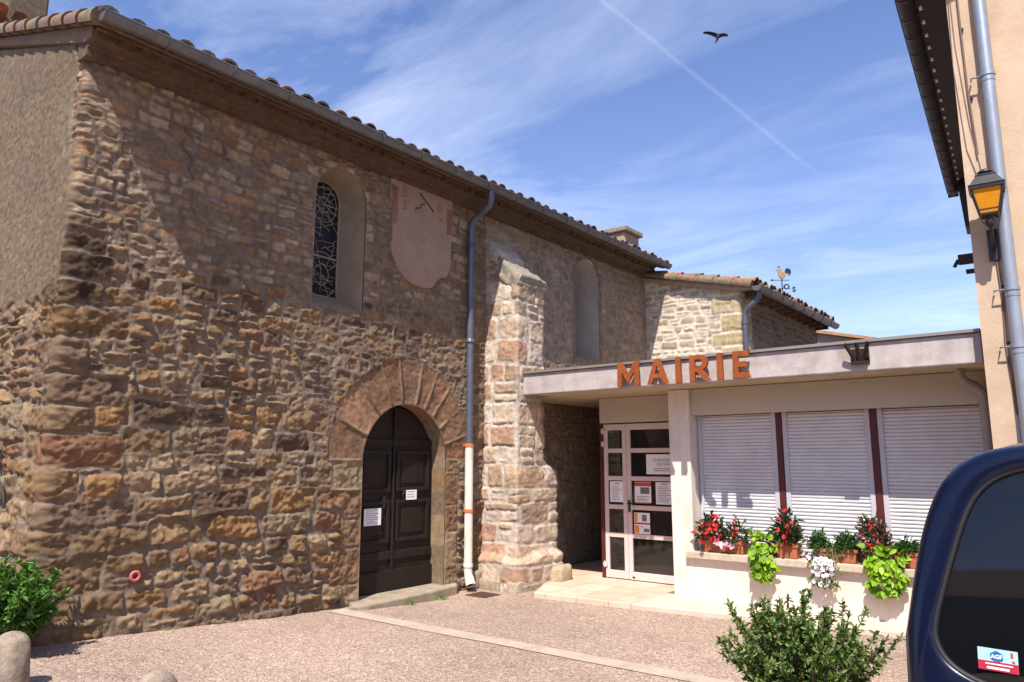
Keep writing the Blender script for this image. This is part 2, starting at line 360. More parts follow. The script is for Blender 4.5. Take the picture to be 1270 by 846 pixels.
def grid_mesh(name, pos, svals, zvals, H, C, keep, mat_, parent, snap=None, smooth=True):
    S, Z = np.meshgrid(svals, zvals, indexing='ij')
    if snap is not None: S, Z = snap(S, Z)
    h = H(S, Z); c = C
    X, Y, ZZ = pos(S, Z, h)
    V = np.stack([X, Y, ZZ], -1).reshape(-1, 3); ns, nz = S.shape
    idx = np.arange(ns * nz).reshape(ns, nz)
    Q = np.stack([idx[:-1, :-1], idx[1:, :-1], idx[1:, 1:], idx[:-1, 1:]], -1).reshape(-1, 4)
    sc = .25 * (S[:-1, :-1] + S[1:, :-1] + S[1:, 1:] + S[:-1, 1:]); zc = .25 * (Z[:-1, :-1] + Z[1:, :-1] + Z[1:, 1:] + Z[:-1, 1:])
    k = keep(sc, zc).reshape(-1); Q = Q[k]
    used = np.zeros(len(V), bool); used[Q] = True; remap = np.cumsum(used) - 1
    return np_mesh(name, V[used], remap[Q], mat_, parent, c(S, Z).reshape(-1, 3)[used], smooth=smooth)

# ------------------------------------------------------------------ ground
def ground_z(x, y):
    return -.06 + .06 * min(max(6.5 - y, 0), 4.2) * min(max(-x / 6.65, 0), 1)
g = MB(); xs = [-400, -60, -20] + [-14 + .5 * i for i in range(41)] + [10, 20, 60, 400]; ys = [-400, -60, -20] + [-8 + .5 * i for i in range(51)] + [22, 40, 90, 400]
g.grid([[(x, y, ground_z(x, y)) for x in xs] for y in ys][::-1], smooth=True)
tag(g.build('ground', M_AGG), 'pinkish exposed aggregate paving of the small square', 'ground', kind='structure')
st = MB()
n = 26
rows = [[], []]
rg = random.Random(3)
for i in range(n + 1):
    x = -6.52 + (11.0) * i / n; y = 5.02 + (x + 6.5) * .075
    z = ground_z(x, y) + .006
    rows[0].append((x, y + rg.uniform(-.012, .012), z)); rows[1].append((x, y + .20 + rg.uniform(-.012, .012), z))
st.grid(rows)
tag(st.build('kerb_strip', M_STRIP), 'pale concrete strip set flush across the paving', 'kerb strip', kind='structure')
pf = MB(); pf.prism([(-6.0, 8.2), (-5.62, 7.42), (-4.35, 7.55), (-4.35, 9.6), (-6.6, 9.6), (-6.6, 8.6), (-6.0, 8.6)], -.2, 0.0)
pf.prism([(-6.6, 9.6), (-4.35, 9.6), (-4.35, 14), (-6.6, 14)], -.2, -.004)
tag(pf.build('porch_floor', M_PORCH, bevel=.008), 'peach tiled porch floor before the town hall door', 'floor', kind='structure')

# ------------------------------------------------------------------ church
WX, CY = -6.65, 2.28
church = thing('church', 'old brown rubble stone church with arched door, lancet windows and long tiled roof', 'church', (WX, 7, 0))
DS, DZ, DR = 6.19 - CY, 1.6, .685              # door arch centre along the wall, springing, radius
W1 = dict(c=5.07 - CY, hw=.36, z0=3.32, zs=4.62); W2 = dict(c=10.3 - CY, hw=.375, z0=3.3, zs=4.66)
def d_arch(S, Z, c, hw, z0, zs):
    return np.where(Z > zs, np.hypot(S - c, Z - zs) - hw, np.maximum(np.abs(S - c) - hw, z0 - Z))
def d_open(S, Z):
    return np.minimum(np.minimum(d_arch(S, Z, DS, DR, -1, DZ), d_arch(S, Z, **W1)), d_arch(S, Z, **W2))
LOW = [tuple(np.array(c_) * (.80, .765, .73)) for c_ in [(.30, .19, .10), (.25, .165, .095), (.34, .225, .13), (.22, .15, .10), (.28, .155, .09), (.38, .275, .17), (.15, .10, .065), (.31, .235, .15), (.34, .20, .09)]]
UPP = [tuple(np.array(c_) * (.98, .88, .80)) for c_ in [(.31, .235, .155), (.27, .21, .145), (.37, .29, .20), (.21, .16, .115), (.30, .20, .12), (.27, .225, .175), (.40, .32, .23), (.24, .155, .095)]]
FAR = [tuple(np.array(c_) * (.84, .79, .78)) for c_ in [(.42, .33, .235), (.37, .27, .17), (.46, .37, .28), (.34, .25, .18), (.40, .28, .15), (.36, .23, .17)]]
cache = {}
def church_layout(S, Z):
    hf = lambda z: .185 if z < 1.9 else (.15 if z < 3.3 else .105)
    sd, r, tx, tz = rubble(S, Z, 11, hf, (1.0, 2.7), .042, .011, .13, .24, .26)
    up = sstep(3.05, 3.6, Z + .5 * (fbm(S * .8, Z * .8, 91, 3) - .5) - .25 * sstep(2.2, 4.5, S))
    calm = sstep(1.5, 2.7, S) * sstep(.7, 1.6, Z + .4 * (fbm(S, Z, 93, 2) - .5)); amp = (.060 - .028 * calm) * (1 - up) + .034 * up
    mort = .004 * up + .010 * calm + .022 * sstep(.35, .65, fbm(S * 1.1, Z * 1.3, 55, 3))                # flush pointing higher up
    colr = np.where((r[..., 0] * 0 + up > .5)[..., None], palette(UPP, r[..., 1]), palette(LOW, r[..., 1]))
    colr = colr * (1 - calm[..., None] * (1 - up[..., None]) * np.array((.04, .0, -.12))); mcol = np.array((.215, .162, .118)) * (1 - up[..., None]) + np.array((.185, .138, .100)) * up[..., None]
    # far part beyond the buttress: pale, flush rubble
    far = S > 5.35
    sd2, r2, tx2, tz2 = rubble(S, Z, 23, lambda z: .13, (.8, 2.0), .05, .017, .16, .25, .8)
    sd = np.where(far, sd2, sd); amp = np.where(far, .016, amp); mort = np.where(far, .014, mort)
    f3 = far[..., None]; r = np.where(f3, r2, r); tx = np.where(far, tx2, tx); tz = np.where(far, tz2, tz)
    colr = np.where(f3, palette(FAR, r[..., 1]), colr); mcol = np.where(f3, np.array((.31, .245, .20)), mcol)
    # quoins
    rg = np.random.RandomState(5); z = -.3; i = 0
    wq = .012 * (fbm(S * 14, Z * 14, 71, 3) - .5)
    while z < 3.45:
        h = rg.uniform(.20, .34); a, b = ((.22, .46) if i % 2 else (.42, .27)); a *= rg.uniform(.85, 1.2); b *= rg.uniform(.8, 1.25)
        m = (Z >= z) & (Z < z + h) & (S > -a) & (S < b)
        d = rbox(S - (b - a) / 2 + wq, Z - z - h / 2 + wq, (a + b) / 2 - .010, h / 2 - .010, .03)
        sd = np.where(m, d, sd); amp = np.where(m, .050, amp); q = rg.rand(4)
        for k in range(4): r[..., k] = np.where(m, q[k], r[..., k])
        tx = np.where(m, (S - (b - a) / 2) * 2.2, tx); tz = np.where(m, (Z - z - h / 2) / h * 1.6, tz)
        colr = np.where(m[..., None], np.array(LOW[[1, 3, 6, 3, 4, 1, 0][rg.randint(7)]]) * rg.uniform(.75, 1.1), colr); z += h; i += 1
    # door surround: voussoirs and jamb blocks
    rho = np.hypot(S - DS, Z - DZ); th = np.arctan2(Z - DZ, S - DS); te = np.array([0, .30, .62, .90, 1.14, 1.37, 1.70, 1.95, 2.27, 2.72, 3.1416])
    tj = np.clip(np.searchsorted(te, th) - 1, 0, 9); ro = np.array([1.10, 1.20, 1.17, 1.22, 1.24, 1.27, 1.25, 1.23, 1.22, 1.20])[tj]
    m = (Z > DZ) & (rho < ro) & (th >= 0)
    tm = .5 * (te[tj] + te[tj + 1]); dth = .5 * (te[tj + 1] - te[tj])
    d = rbox((th - tm) * rho, rho - (ro + DR - .05) / 2, dth * rho - .009, (ro - DR + .05) / 2 - .008, .012)
    vcol = np.array([(.24, .135, .08), (.20, .125, .08), (.25, .15, .09), (.21, .12, .075), (.235, .14, .085), (.19, .12, .08), (.25, .145, .085), (.22, .13, .085), (.26, .16, .10), (.23, .145, .09)])[tj] * (1.08, 1.0, .94) * np.array([.85, 1.1, .95, 1.2, .9, 1.12, .86, 1.05, 1.15, .92])[tj][..., None]
    def put(m, d, c, a=.012):
        nonlocal sd, amp, colr, tx, tz, mort
        sd = np.where(m, d, sd); amp = np.where(m, a, amp); colr = np.where(m[..., None], c, colr); tx = np.where(m, 0, tx); tz = np.where(m, 0, tz)
        for k in (2, 3): r[..., k] = np.where(m, .5, r[..., k])
    put(m, d, vcol)
    for side in (-1, 1):
        z = -.2
        while z < DZ:
            h = min(rg.uniform(.3, .48), DZ - z); 
            if DZ - z - h < .12: h = DZ - z
            wd = rg.uniform(.22, .50) if side < 0 else .235
            u = (S - DS) * side - DR
            m = (Z >= z) & (Z < z + h) & (u > -.3) & (u < wd)
            put(m, rbox(u - (wd - .1) / 2 + wq, Z - z - h / 2 + wq, (wd + .1) / 2 - .007, h / 2 - .008, .018), np.array([(.33, .215, .12), (.27, .16, .09), (.36, .26, .16), (.30, .18, .10)][rg.randint(4)]) * .85, .022 if side > 0 else .03)
            z += h
    # smooth plaster band round the far window, and plaster on the gable
    for W, wdt in ((W1, .03), (W2, .10)):
        dw = d_arch(S, Z, **W) - wdt - .02 * (fbm(S * 9, Z * 9, 33, 2) - .5)
        sm = sstep(.0, -.03, dw); 
        colr = colr * (1 - sm[..., None]) + np.array((.25, .19, .135)) * sm[..., None]; mcol = mcol * (1 - sm[..., None]) + np.array((.25, .19, .135)) * sm[..., None]
        amp = amp * (1 - .8 * sm)
    edge = -.10 + .10 * (fbm(S * 3, Z * 3, 41, 3) - .5) + .10 * np.sin(Z * 2.1); bott = 3.05 + .35 * (-S) * 0 + .3 * (fbm(S * 4, Z * 4, 44, 3) - .5)
    pl = sstep(.02, -.02, S - edge) * sstep(-.02, .02, Z - bott)
    return sd, r, tx, tz, amp, mort, colr, mcol, pl
def church_H(S, Z):
    sd, r, tx, tz, amp, mort, colr, mcol, pl = church_layout(S, Z)
    ins = sstep(.003, -.013, sd)
    rough = .050 * (fbm(S * 8, Z * 11, 61, 3) - .5) + .030 * (fbm(S * 24, Z * 26, 64, 3) - .5) - .018 * np.abs(fbm(S * 10, Z * 13, 63, 3) - .5) * 3
    hh = lambda k: (np.sin(r[..., 2] * (91.7 + 13 * k) + r[..., 3] * (47.3 + 7 * k)) * 43.7) % 1.0
    face = 9
    for k in range(4): face = np.minimum(face, .55 + .75 * hh(k) + 1.1 * (hh(k + 5) - .5) * tx + 1.1 * (hh(k + 9) - .5) * tz)
    face = amp * face + rough * np.clip(amp / .04, .25, 1.1)
    h = ins * face + (1 - ins) * (mort + .014 * (fbm(S * 24, Z * 24, 66, 3) - .5))
    h = h * (1 - pl) + pl * (.035 + .006 * (fbm(S * 22, Z * 40, 67, 2) - .5) + .02 * (fbm(S * 2, Z * 2, 68, 2) - .5))
    crk = .98 - .10 * (4.9 - Z) + .07 * np.sin(Z * 9) + .03 * np.sin(Z * 31); h = h - .03 * np.exp(-((S - crk) / .011) ** 2) * sstep(4.05, 4.3, Z) * sstep(5.0, 4.8, Z)
    do = d_open(S, Z); t = sstep(.05, .0, do); h = h * (1 - t) + .016 * t
    h = h + .06 * np.clip(1 - Z / 2.0, 0, 1) ** 2 * sstep(3.1, 2.0, S) + .03 * (fbm(S * .7, Z * .7, 69, 2) - .5)*(1-t)
    mix = ins[..., None]; mott = .70 + .60 * fbm(S * 9, Z * 9, 72, 4)[..., None]; blk = sstep(.45, .25, np.hypot((S - .10) / .55, (Z - 3.25) / .8) + .9 * (fbm(S * 7, Z * 7, 78, 4) - .5))[..., None]; mott = mott * (1 - .62 * blk * ins[..., None])
    c = (colr * mix + mcol * (1 - mix)) * mott
    c = c * (1 - pl[..., None]) + pl[..., None] * np.array((.178, .131, .088)) * (.55 + .9 * fbm(S * 20, Z * 42, 75, 2)[..., None]) * (.85 + .3 * fbm(S * 1.5, Z * 1.5, 79, 3)[..., None])
    cache['c'] = np.clip(c, .02, .9); return h
def wrap_pos(x0, y0, rad=.05, batter=None):
    """two walls meeting at an outer corner (x0,y0): s<0 runs along -x (facing -y), s>0 along +y (facing +x)"""
    L = rad * math.pi / 4
    def pos(S, Z, h):
        a = np.clip((S + L) / (2 * L), 0, 1) * math.pi / 2
        nx, ny = np.sin(a), -np.cos(a); cx, cy = x0 - rad, y0 + rad
        bx = cx + rad * np.sin(a) + np.where(S < -L, S + L, 0); by = cy - rad * np.cos(a) + np.where(S > L, S - L, 0)
        return bx + nx * h, by + ny * h, Z
    return pos
def church_snap(S, Z):
    rs = .012
    for W in (dict(c=DS, hw=DR, z0=-1, zs=DZ), W1, W2):
        d = d_arch(S, Z, **W); m = np.abs(d) < rs * .62; e = 1e-3
        gx = (d_arch(S + e, Z, **W) - d_arch(S - e, Z, **W)) / (2 * e); gz = (d_arch(S, Z + e, **W) - d_arch(S, Z - e, **W)) / (2 * e)
        S = np.where(m, S - gx * d, S); Z = np.where(m, Z - gz * d, Z)
    return S, Z
sv = np.concatenate([np.arange(-6.6, -2.6, .06), np.arange(-2.6, 5.6, .012), np.arange(5.6, 10.15, .015)])
zv = np.concatenate([np.arange(-.25, 5.3, .012), np.arange(5.3, 7.0, .03)])
def church_keep(S, Z):
    top = np.where(S > 0, 5.26, 5.25 + .35 * np.minimum(-S, 6.3 + S) )
    return (Z < top) & (d_open(S, Z) > -.004)
grid_mesh('wall', wrap_pos(WX, CY), sv, zv, church_H, lambda S, Z: cache['c'], church_keep, M_STONE, church, church_snap, False)
# back, far and inner walls (plain), so that the building is closed
bw = MB(); bw.box((-13.2, CY + .3, -.2), (-12.9, 12.3, 5.3)); bw.box((-13.2, 12.3, -.2), (WX - .5, 12.6, 5.3)); bw.box((-12.9, CY + .4, -.2), (WX - .75, CY + .55, 5.2)); bw.box((WX - .75, CY + .5, -.2), (WX - .7, 12.3, 5.1))
bw.c = [(.33, .26, .19)] * len(bw.v); bw.build('rear_wall', M_RENDER, church)

def arch_outline(c, hw, z0, zs, n=20):
    pts = [(c - hw, z0 + (zs - z0) * i / 8) for i in range(8)]
    pts += [(c + hw * math.cos(math.pi - math.pi * i / n), zs + hw * math.sin(math.pi - math.pi * i / n)) for i in range(n + 1)]
    return pts + [(c + hw, zs - (zs - z0) * (i + 1) / 8) for i in range(8)]
# door reveal, door leaf
o1 = arch_outline(6.19, DR, -.1, DZ); rv = MB()
rgd = random.Random(6); o1 = arch_outline(6.19, DR, -.1, DZ, 60); cz = None; acc = 0; nextj = 0
for i in range(len(o1) - 1):
    (a0, b0), (a1, b1) = o1[i], o1[i + 1]; sgl = math.hypot(a1 - a0, b1 - b0); steps = max(1, int(sgl / .012))
    for k in range(steps):
        p = [(a0 + (a1 - a0) * q / steps, b0 + (b1 - b0) * q / steps) for q in (k, k + 1)]
        if acc >= nextj: nextj = acc + rgd.uniform(.26, .44); cz = tuple(v * rgd.uniform(.8, 1.1) for v in rgd.choice([(.27, .175, .10), (.23, .14, .08), (.30, .20, .125), (.25, .155, .09)]))
        jn = acc - (nextj - .44) if False else (nextj - acc); c = (.20, .15, .11) if jn < .016 else cz; acc += sgl / steps
        rows = [[(WX + .016 - t * .24, 6.19 + (y - 6.19) * (1 - .03 * t), z) for (y, z) in p] for t in (0, .5, 1)]
        rv.grid(rows, smooth=False, c=c)
rv.build('door_reveal', M_STONE, church)
door = MB(); dx = WX - .20; dz0 = .05
door.prism(arch_outline(6.19, DR - .025, dz0, DZ), dx - .06, dx, lambda y, z, x: (x, y, z))
door_o = door.build('door', M_WOODOLD, church, bevel=.004)
pn = MB()
for (y0, y1, z0, z1) in ((5.60, 6.12, .62, 1.12), (6.22, 6.78, .62, 1.12), (5.60, 6.12, 1.22, 1.72), (6.22, 6.78, 1.22, 1.72), ):
    w = .045
    pn.box((dx, y0, z0), (dx + .028, y1, z0 + w)); pn.box((dx, y0, z1 - w), (dx + .028, y1, z1)); pn.box((dx, y0, z0 + w), (dx + .028, y0 + w, z1 - w)); pn.box((dx, y1 - w, z0 + w), (dx + .028, y1, z1 - w))
    pn.hexa([(dx, y0 + .09, z0 + .09), (dx, y0 + .09, z0 + .0901), (dx, y1 - .09, z0 + .0901), (dx, y1 - .09, z0 + .09)] * 2) if False else pn.box((dx, y0 + .10, z0 + .10), (dx + .014, y1 - .10, z1 - .10))
pn.box((dx, 6.155, .1), (dx + .034, 6.185, 2.22)); pn.box((dx, 5.54, 1.78), (dx + .02, 6.84, 1.86)); pn.box((dx, 5.54, .42), (dx + .022, 6.84, .52)); pn.box((dx, 5.53, .06), (dx + .03, 6.85, .30))
pn.build('door_moulding', M_WOODOLD, door_o, bevel=.006)
hk = MB(); hk.tube([(dx + .03, 6.36 + .035 * math.cos(a), 1.17 + .045 * math.sin(a)) for a in [2 * math.pi * i / 16 for i in range(17)]], .008, 6); hk.lathe([(0, .0), (.03, .0), (.03, .02), (0, .03)], (0, 0, 0), 14)
hk2 = MB(); hk2.tube([(dx + .03, 6.36 + .035 * math.cos(a), 1.17 + .045 * math.sin(a)) for a in [2 * math.pi * i / 16 for i in range(17)]], .008, 6)
hk2.box((dx, 6.33, 1.20), (dx + .032, 6.39, 1.24)); hk2.build('door_knocker', M_IRON, door_o)
kp = MB(); kp.box((dx, 6.0, 1.03), (dx + .026, 6.05, 1.17)); kp.build('lock_plate', M_IRON, door_o, bevel=.005)
stp = MB(); rg = random.Random(8)
poly = [(WX - .5, 5.45), (WX + .05, 5.40), (WX + .20, 5.25), (WX + .28, 5.45), (WX + .26, 5.9), (WX + .22, 6.5), (WX + .14, 7.0), (WX + .02, 7.12), (WX - .5, 6.95)]
stp.prism(poly, -.1, .055); stp.build('doorstep', M_STEP, church, bevel=.02)
# windows
def lancet(W, depth, hw_in, zin0, zin1, leads):
    cy = W['c'] + CY; outl = arch_outline(cy, W['hw'], W['z0'], W['zs']); n = len(outl)
    inner = arch_outline(cy, hw_in, zin0, zin1); r = MB()
    rows = []
    for t in (0, .08, .5, 1.0):
        rows.append([(WX + .016 - depth * t, a[0] + (b[0] - a[0]) * t, a[1] + (b[1] - a[1]) * t) for a, b in zip(outl, inner)])
    r.grid(rows, smooth=False)
    r.grid([[(p[0], p[1], p[2]) for p in (rw[0], rw[-1])] for rw in rows], smooth=False)
    r.c = [(.265, .205, .145) if leads else (.40, .345, .31)] * len(r.v); r.build('window_reveal', M_RENDER, church)  # far window's reveal is paler: sky light put into its colour
    x = WX + .016 - depth
    gl = MB(); gl.prism(inner, x - .02, x - .005, lambda y, z, q: (q, y, z)); w = gl.build('window', M_STAINED, church)
    fr = MB(); fr.tube([(x + .0, y, z) for y, z in inner] + [(x, inner[0][0], inner[0][1])], .013, 6, smooth=False); fr.build('window_frame', M_LEAD, w)
    ld = MB(); rg = random.Random(4)
    def inside(y, z): return d_arch(np.array(y - CY), np.array(z), W['c'], hw_in - .01, zin0, zin1) < 0
    def line(pts, rr=.0042):
        pts = [p for p in pts if inside(*p)]
        if len(pts) > 1: ld.tube([(x + .002, a, b) for a, b in pts], rr, 5, smooth=False)
    if leads:
        H = zin1 - zin0
        for (zc, ra) in ((zin0 + .95 * H, .19), (zin0 + .22 * H, .24), (zin0 + .60 * H, .0)):
            if ra:
                for q in (ra, ra * .45):
                    line([(cy + q * .95 * math.cos(a), zc + q * 1.15 * math.sin(a)) for a in [2 * math.pi * i / 22 for i in range(23)]], .0055)
                for i in range(11):
                    a = 2 * math.pi * i / 11 + rg.uniform(-.1, .1); r0 = rg.choice([0, .45]) * ra; 
                    line([(cy + (r0 + (2.2 * ra - r0) * t) * math.cos(a + .1 * t), zc + (r0 + (2.2 * ra - r0) * t) * math.sin(a + .1 * t)) for t in [k / 8 for k in range(9)] if abs((r0 + (2.2 * ra - r0) * t) * math.cos(a)) < hw_in])
        for i in range(30):
            zc = zin0 + (H + .2) * (i + .5) / 30; s_ = rg.uniform(-.35, .35)
            y0 = cy - hw_in if rg.random() < .5 else cy + rg.uniform(-.1, .1); line([(y0 + rg.uniform(.16, .3) * t, zc + s_ * (t - .5) * .3 + rg.uniform(-.008, .008)) for t in [k / 6 for k in range(7)]])
        ld.tube([(x + .012, cy - hw_in, zin0 + .40 * H), (x + .012, cy + hw_in, zin0 + .40 * H)], .013, 6)
    else:
        for i in range(14): line([(cy - hw_in + 2 * hw_in * t, zin0 + .1 + i * .1 + .06 * t) for t in (0.02, .98)])
        for i in range(5): line([(cy - hw_in + 2 * hw_in * (i + .5) / 5, zin0 + .03 + 1.4 * t) for t in [k / 12 for k in range(13)]])
    ld.build('lead_cames', M_LEAD, w)
lancet(W1, .33, .225, 3.50, 4.68, True)
lancet(W2, .62, .30, 3.40, 4.68, False)
# sundial
sd_b = MB(); rg = random.Random(2); c0, c1 = 5.79, 6.92; pts = [(c0, 5.16), (c0 + .02, 4.6)]
cyd = (c0 + c1) / 2
pts = [(c0 + .01, 5.15), (c0, 4.85), (c0 + .05, 4.75), (c0 + .05, 4.3)]
for i in range(17):
    a = math.pi + math.pi * i / 16; rr = .53 + rg.uniform(-.012, .012); zz_ = 4.26 + .47 * math.sin(a)
    if 11 <= i <= 12: zz_ += .07
    pts.append((cyd + rr * math.cos(a), zz_))
pts += [(c1 - .03, 4.4), (c1 - .01, 4.8), (c1, 5.15)]
def sdp(y, z, x): return (x, y, z)
M_DIAL = mat('pink_lime_plaster', (.33, .225, .17), .93, .10, 5, .3, 50, spec=.12, dirt=(.22, .16, .125), dirt_amt=.6, dirt_scale=3)
M_DIALR = mat('faded_red_border', (.25, .12, .08), .93, .25, 9, .2, 50, spec=.12, dirt=(.28, .18, .135), dirt_amt=.7, dirt_scale=9)
sd_b.prism(pts, WX - .05, WX + .055, sdp); dial = sd_b.build('sundial', M_DIAL, church, bevel=.012)
bd = MB(); bd.prism([(c0 + .012, 5.02), (c0 + .12, 5.01), (c0 + .12, 4.55), (c0 + .055, 4.50), (c0 + .05, 4.75), (c0 + .012, 4.83)], WX + .05, WX + .058, sdp); bd.build('border_strip', M_DIALR, dial); bd = MB()
bd.prism([(c1 - .012, 4.96), (c1 - .12, 4.97), (c1 - .12, 4.60), (c1 - .03, 4.62)], WX + .05, WX + .058, sdp); bd.build('border_strip', M_DIALR, dial)
gn2 = MB(); gn2.tube([(-6.59, 6.206, 4.779), (-6.553, 6.212, 4.814), (-6.522, 6.217, 4.791), (-6.485, 6.223, 4.841), (-6.44, 6.231, 4.839)], .008, 6); gn2.tube([(-6.54, 6.238, 5.005), (-6.3, 6.254, 4.706)], .008, 6)
gn2.build('gnomon', M_IRON, dial)
def text_obj(name, body, size, mtx, m, parent=None, extrude=.0015, align='CENTER', space=1.0, bold=0.0):
    cu = bpy.data.curves.new(name, 'FONT'); cu.body = body; cu.size = size; cu.extrude = extrude; cu.align_x = align; cu.align_y = 'CENTER'; cu.space_character = space; cu.offset = bold
    cu.resolution_u = 3
    tmp = bpy.data.objects.new(name, cu); me = bpy.data.meshes.new_from_object(tmp); bpy.data.objects.remove(tmp); bpy.data.curves.remove(cu)
    me.transform(mtx); me.name = name
    return link(name, me, m, parent)
FACE_X = Matrix(((0, 0, 1, 0), (1, 0, 0, 0), (0, 1, 0, 0), (0, 0, 0, 1)))       # text plane facing +x, reading along +y
FACE_Y = Matrix(((1, 0, 0, 0), (0, 0, -1, 0), (0, 1, 0, 0), (0, 0, 0, 1)))      # text plane facing -y, reading along +x
for k, (tx_, y, z) in enumerate((('VIII', 6.03, 4.98), ('VII', 6.05, 4.80), ('IIII', 6.66, 4.93), ('V', 6.68, 4.78))):
    text_obj('numeral', tx_, .13, Matrix.Translation((WX + .0575, y, z)) @ Matrix.Rotation(R(90 if k > 1 else 80), 4, 'X') @ FACE_X, M_DIALR, dial)
# cornice of tiles under the eave (two stepped rows), roof, gutter
TCOL = [tuple(np.array(c_) * .72) for c_ in [(.44, .21, .11), (.40, .25, .15), (.33, .17, .095), (.46, .30, .19), (.30, .20, .14), (.50, .26, .13), (.33, .24, .17), (.27, .15, .09)]]
def half_tiles(mb, y0, y1, x0, x1, z, r, step, rg, colr=TCOL):
    y = y0
    while y < y1:
        c = rg.choice(colr); rr = r * rg.uniform(.92, 1.08); n = 7
        o = [(rr * math.cos(math.pi * k / (n - 1)), rr * math.sin(math.pi * k / (n - 1))) for k in range(n)]; q = [(a * .8, b * .8) for a, b in o]
        jz = rg.uniform(-.006, .006); jx = rg.uniform(-.02, .02)
        ring = o + q[::-1]; m = len(ring)
        vs = [(x0, y + a, z + b + jz) for a, b in ring] + [(x1 + jx, y + a, z + b + jz) for a, b in ring]
        mb.add(vs, [(k, (k + 1) % m, m + (k + 1) % m, m + k) for k in range(m)] + [(m + k, m + k + 1, m + 2 * n - 2 - k, m + 2 * n - 1 - k) for k in range(n - 1)], c=c)
        y += step * rg.uniform(.96, 1.04)
def cornice(name, y0, y1, x0, zb, outs, parent, rg):
    m = MB(); z = zb
    for i_, o in enumerate(outs):
        if i_: half_tiles(m, y0 + .08, y1, x0 - .1, x0 + o, z, .072, .168, rg, [(.125, .08, .055), (.115, .075, .05), (.14, .085, .058)])
        m.box((x0 - .1, y0, z + .062), (x0 + o + .012, y1, z + .088), c=(.16, .098, .065)); 
        m.box((x0 - .1, y0, z - .005), (x0 + o - .02, y1, z + .0621), c=(.12, .078, .054)); z += .088
    m.build(name, M_TILE, parent)
    return z
def roof_tiles(mb, xe, ze, slope, run, y0, y1, rg, sgn=1, step=.215, row=.36):
    """cover tiles on a slope that rises from the eave (xe, ze) towards sgn*(-x)"""
    L = math.hypot(1, slope); ux, uz = -sgn / L, slope / L; nx, nz = sgn * slope / L, 1 / L
    mb.add([(xe, y0, ze), (xe, y1, ze), (xe - sgn * run, y1, ze + slope * run), (xe - sgn * run, y0, ze + slope * run)], [(0, 1, 2, 3) if sgn > 0 else (3, 2, 1, 0)], c=(.25, .15, .1))
    mb.add([(xe, y0, ze - .05), (xe, y1, ze - .05), (xe - sgn * run, y1, ze + slope * run - .05), (xe - sgn * run, y0, ze + slope * run - .05)], [(3, 2, 1, 0) if sgn > 0 else (0, 1, 2, 3)], c=(.2, .13, .09))
    mb.add([(xe, y0, ze - .05), (xe, y1, ze - .05), (xe, y1, ze), (xe, y0, ze)], [(0, 1, 2, 3)], c=(.2, .13, .09))
    nr = int(run * L / row); y = y0 + .1
    while y < y1 - .05:
        for i in range(nr + 1):
            c = rg.choice(TCOL); c = tuple(v * rg.uniform(.75, 1.15) for v in c); d0 = i * row - .06 + rg.uniform(-.035, .035); d1 = d0 + row + .07
            r0, r1 = .098 * rg.uniform(.93, 1.08), .078; up0, up1 = .035 + rg.uniform(-.006, .016), .012; jy = rg.uniform(-.016, .016); n = 7; vs = []
            for d, r, up in ((d0, r0, up0), (d1, r1, up1)):
                for k in range(n):
                    a = math.pi * k / (n - 1); hh = up + r * math.sin(a) * .85
                    vs.append((xe + ux * d + nx * hh, y + jy + r * math.cos(a), ze + uz * d + nz * hh))
            for k in range(n):
                a = math.pi * k / (n - 1); hh = up0 + r0 * .76 * math.sin(a) * .85 - .004; vs.append((xe + ux * d0 + nx * hh, y + jy + r0 * .8 * math.cos(a), ze + uz * d0 + nz * hh))
            fs = [(k, k + 1, n + k + 1, n + k) for k in range(n - 1)] + [(k, 2 * n + k, 2 * n + k + 1, k + 1) for k in range(n - 1)]
            mb.add(vs, fs, c=c)
        # channel tile lip at the eave
        c = rg.choice(TCOL); vs = [];
        for d in (-.08, .2):
            for k in range(5):
                a = math.pi + math.pi * k / 4; vs.append((xe + ux * d + nx * (.06 + .075 * math.sin(a)), y + step / 2 + .085 * math.cos(a), ze + uz * d + nz * (.06 + .075 * math.sin(a))))
        mb.add(vs, [(k, k + 1, 5 + k + 1, 5 + k) for k in range(4)], c=c)
        y += step
def verge(mb, xe, ze, slope, run, y, rg, sgn=1, r=.10):
    L = math.hypot(1, slope); ux, uz = -sgn / L, slope / L; d = -.05
    while d < run * L:
        c = tuple(v * rg.uniform(.85, 1.12) for v in rg.choice([(.235, .16, .112), (.22, .15, .105)])); pts = []
        rows = []
        for dd, rr in ((d, r * 1.06), (d + .42, r * .84)):
            rows.append([(xe + ux * dd - uz * sgn * 0 + (uz * sgn) * (.03 + rr * math.sin(a)) * 1, y + rr * 1.1 * math.cos(a), ze + uz * dd + abs(ux) * (.03 + rr * math.sin(a))) for a in [-.55 + (math.pi + 1.1) * k / 10 for k in range(11)]])
        mb.grid(rows, smooth=True, c=c)
        mb.add(rows[0], [tuple(range(11))], c=(.2, .12, .08)); d += .36
rgc = random.Random(21)
ztop = cornice('cornice', CY - .05, 12.3, WX, 5.10, (.12, .30), church, rgc)
rf = MB(); roof_tiles(rf, -6.22, 5.29, .35, 3.58, CY - .12, 12.42, rgc); roof_tiles(rf, -13.38, 5.29, .35, 3.58, CY - .12, 12.42, rgc, sgn=-1, row=.72)
verge(rf, -6.25, 5.26, .35, 3.6, CY - .06, rgc); rf.box((-10.0, CY - .1, 6.50), (-9.6, 12.4, 6.62), c=(.35, .2, .12))
rf.build('roof', M_TILE, church)
vb = MB(); vb.prism([(-6.42, 5.20), (-6.42, 5.30), (-9.8, 6.47), (-9.8, 6.40), (-6.6, 5.22)], CY - .07, CY + .12, lambda x, z, y: (x, y, z)); vb.c = [(.20, .145, .105)] * len(vb.v)
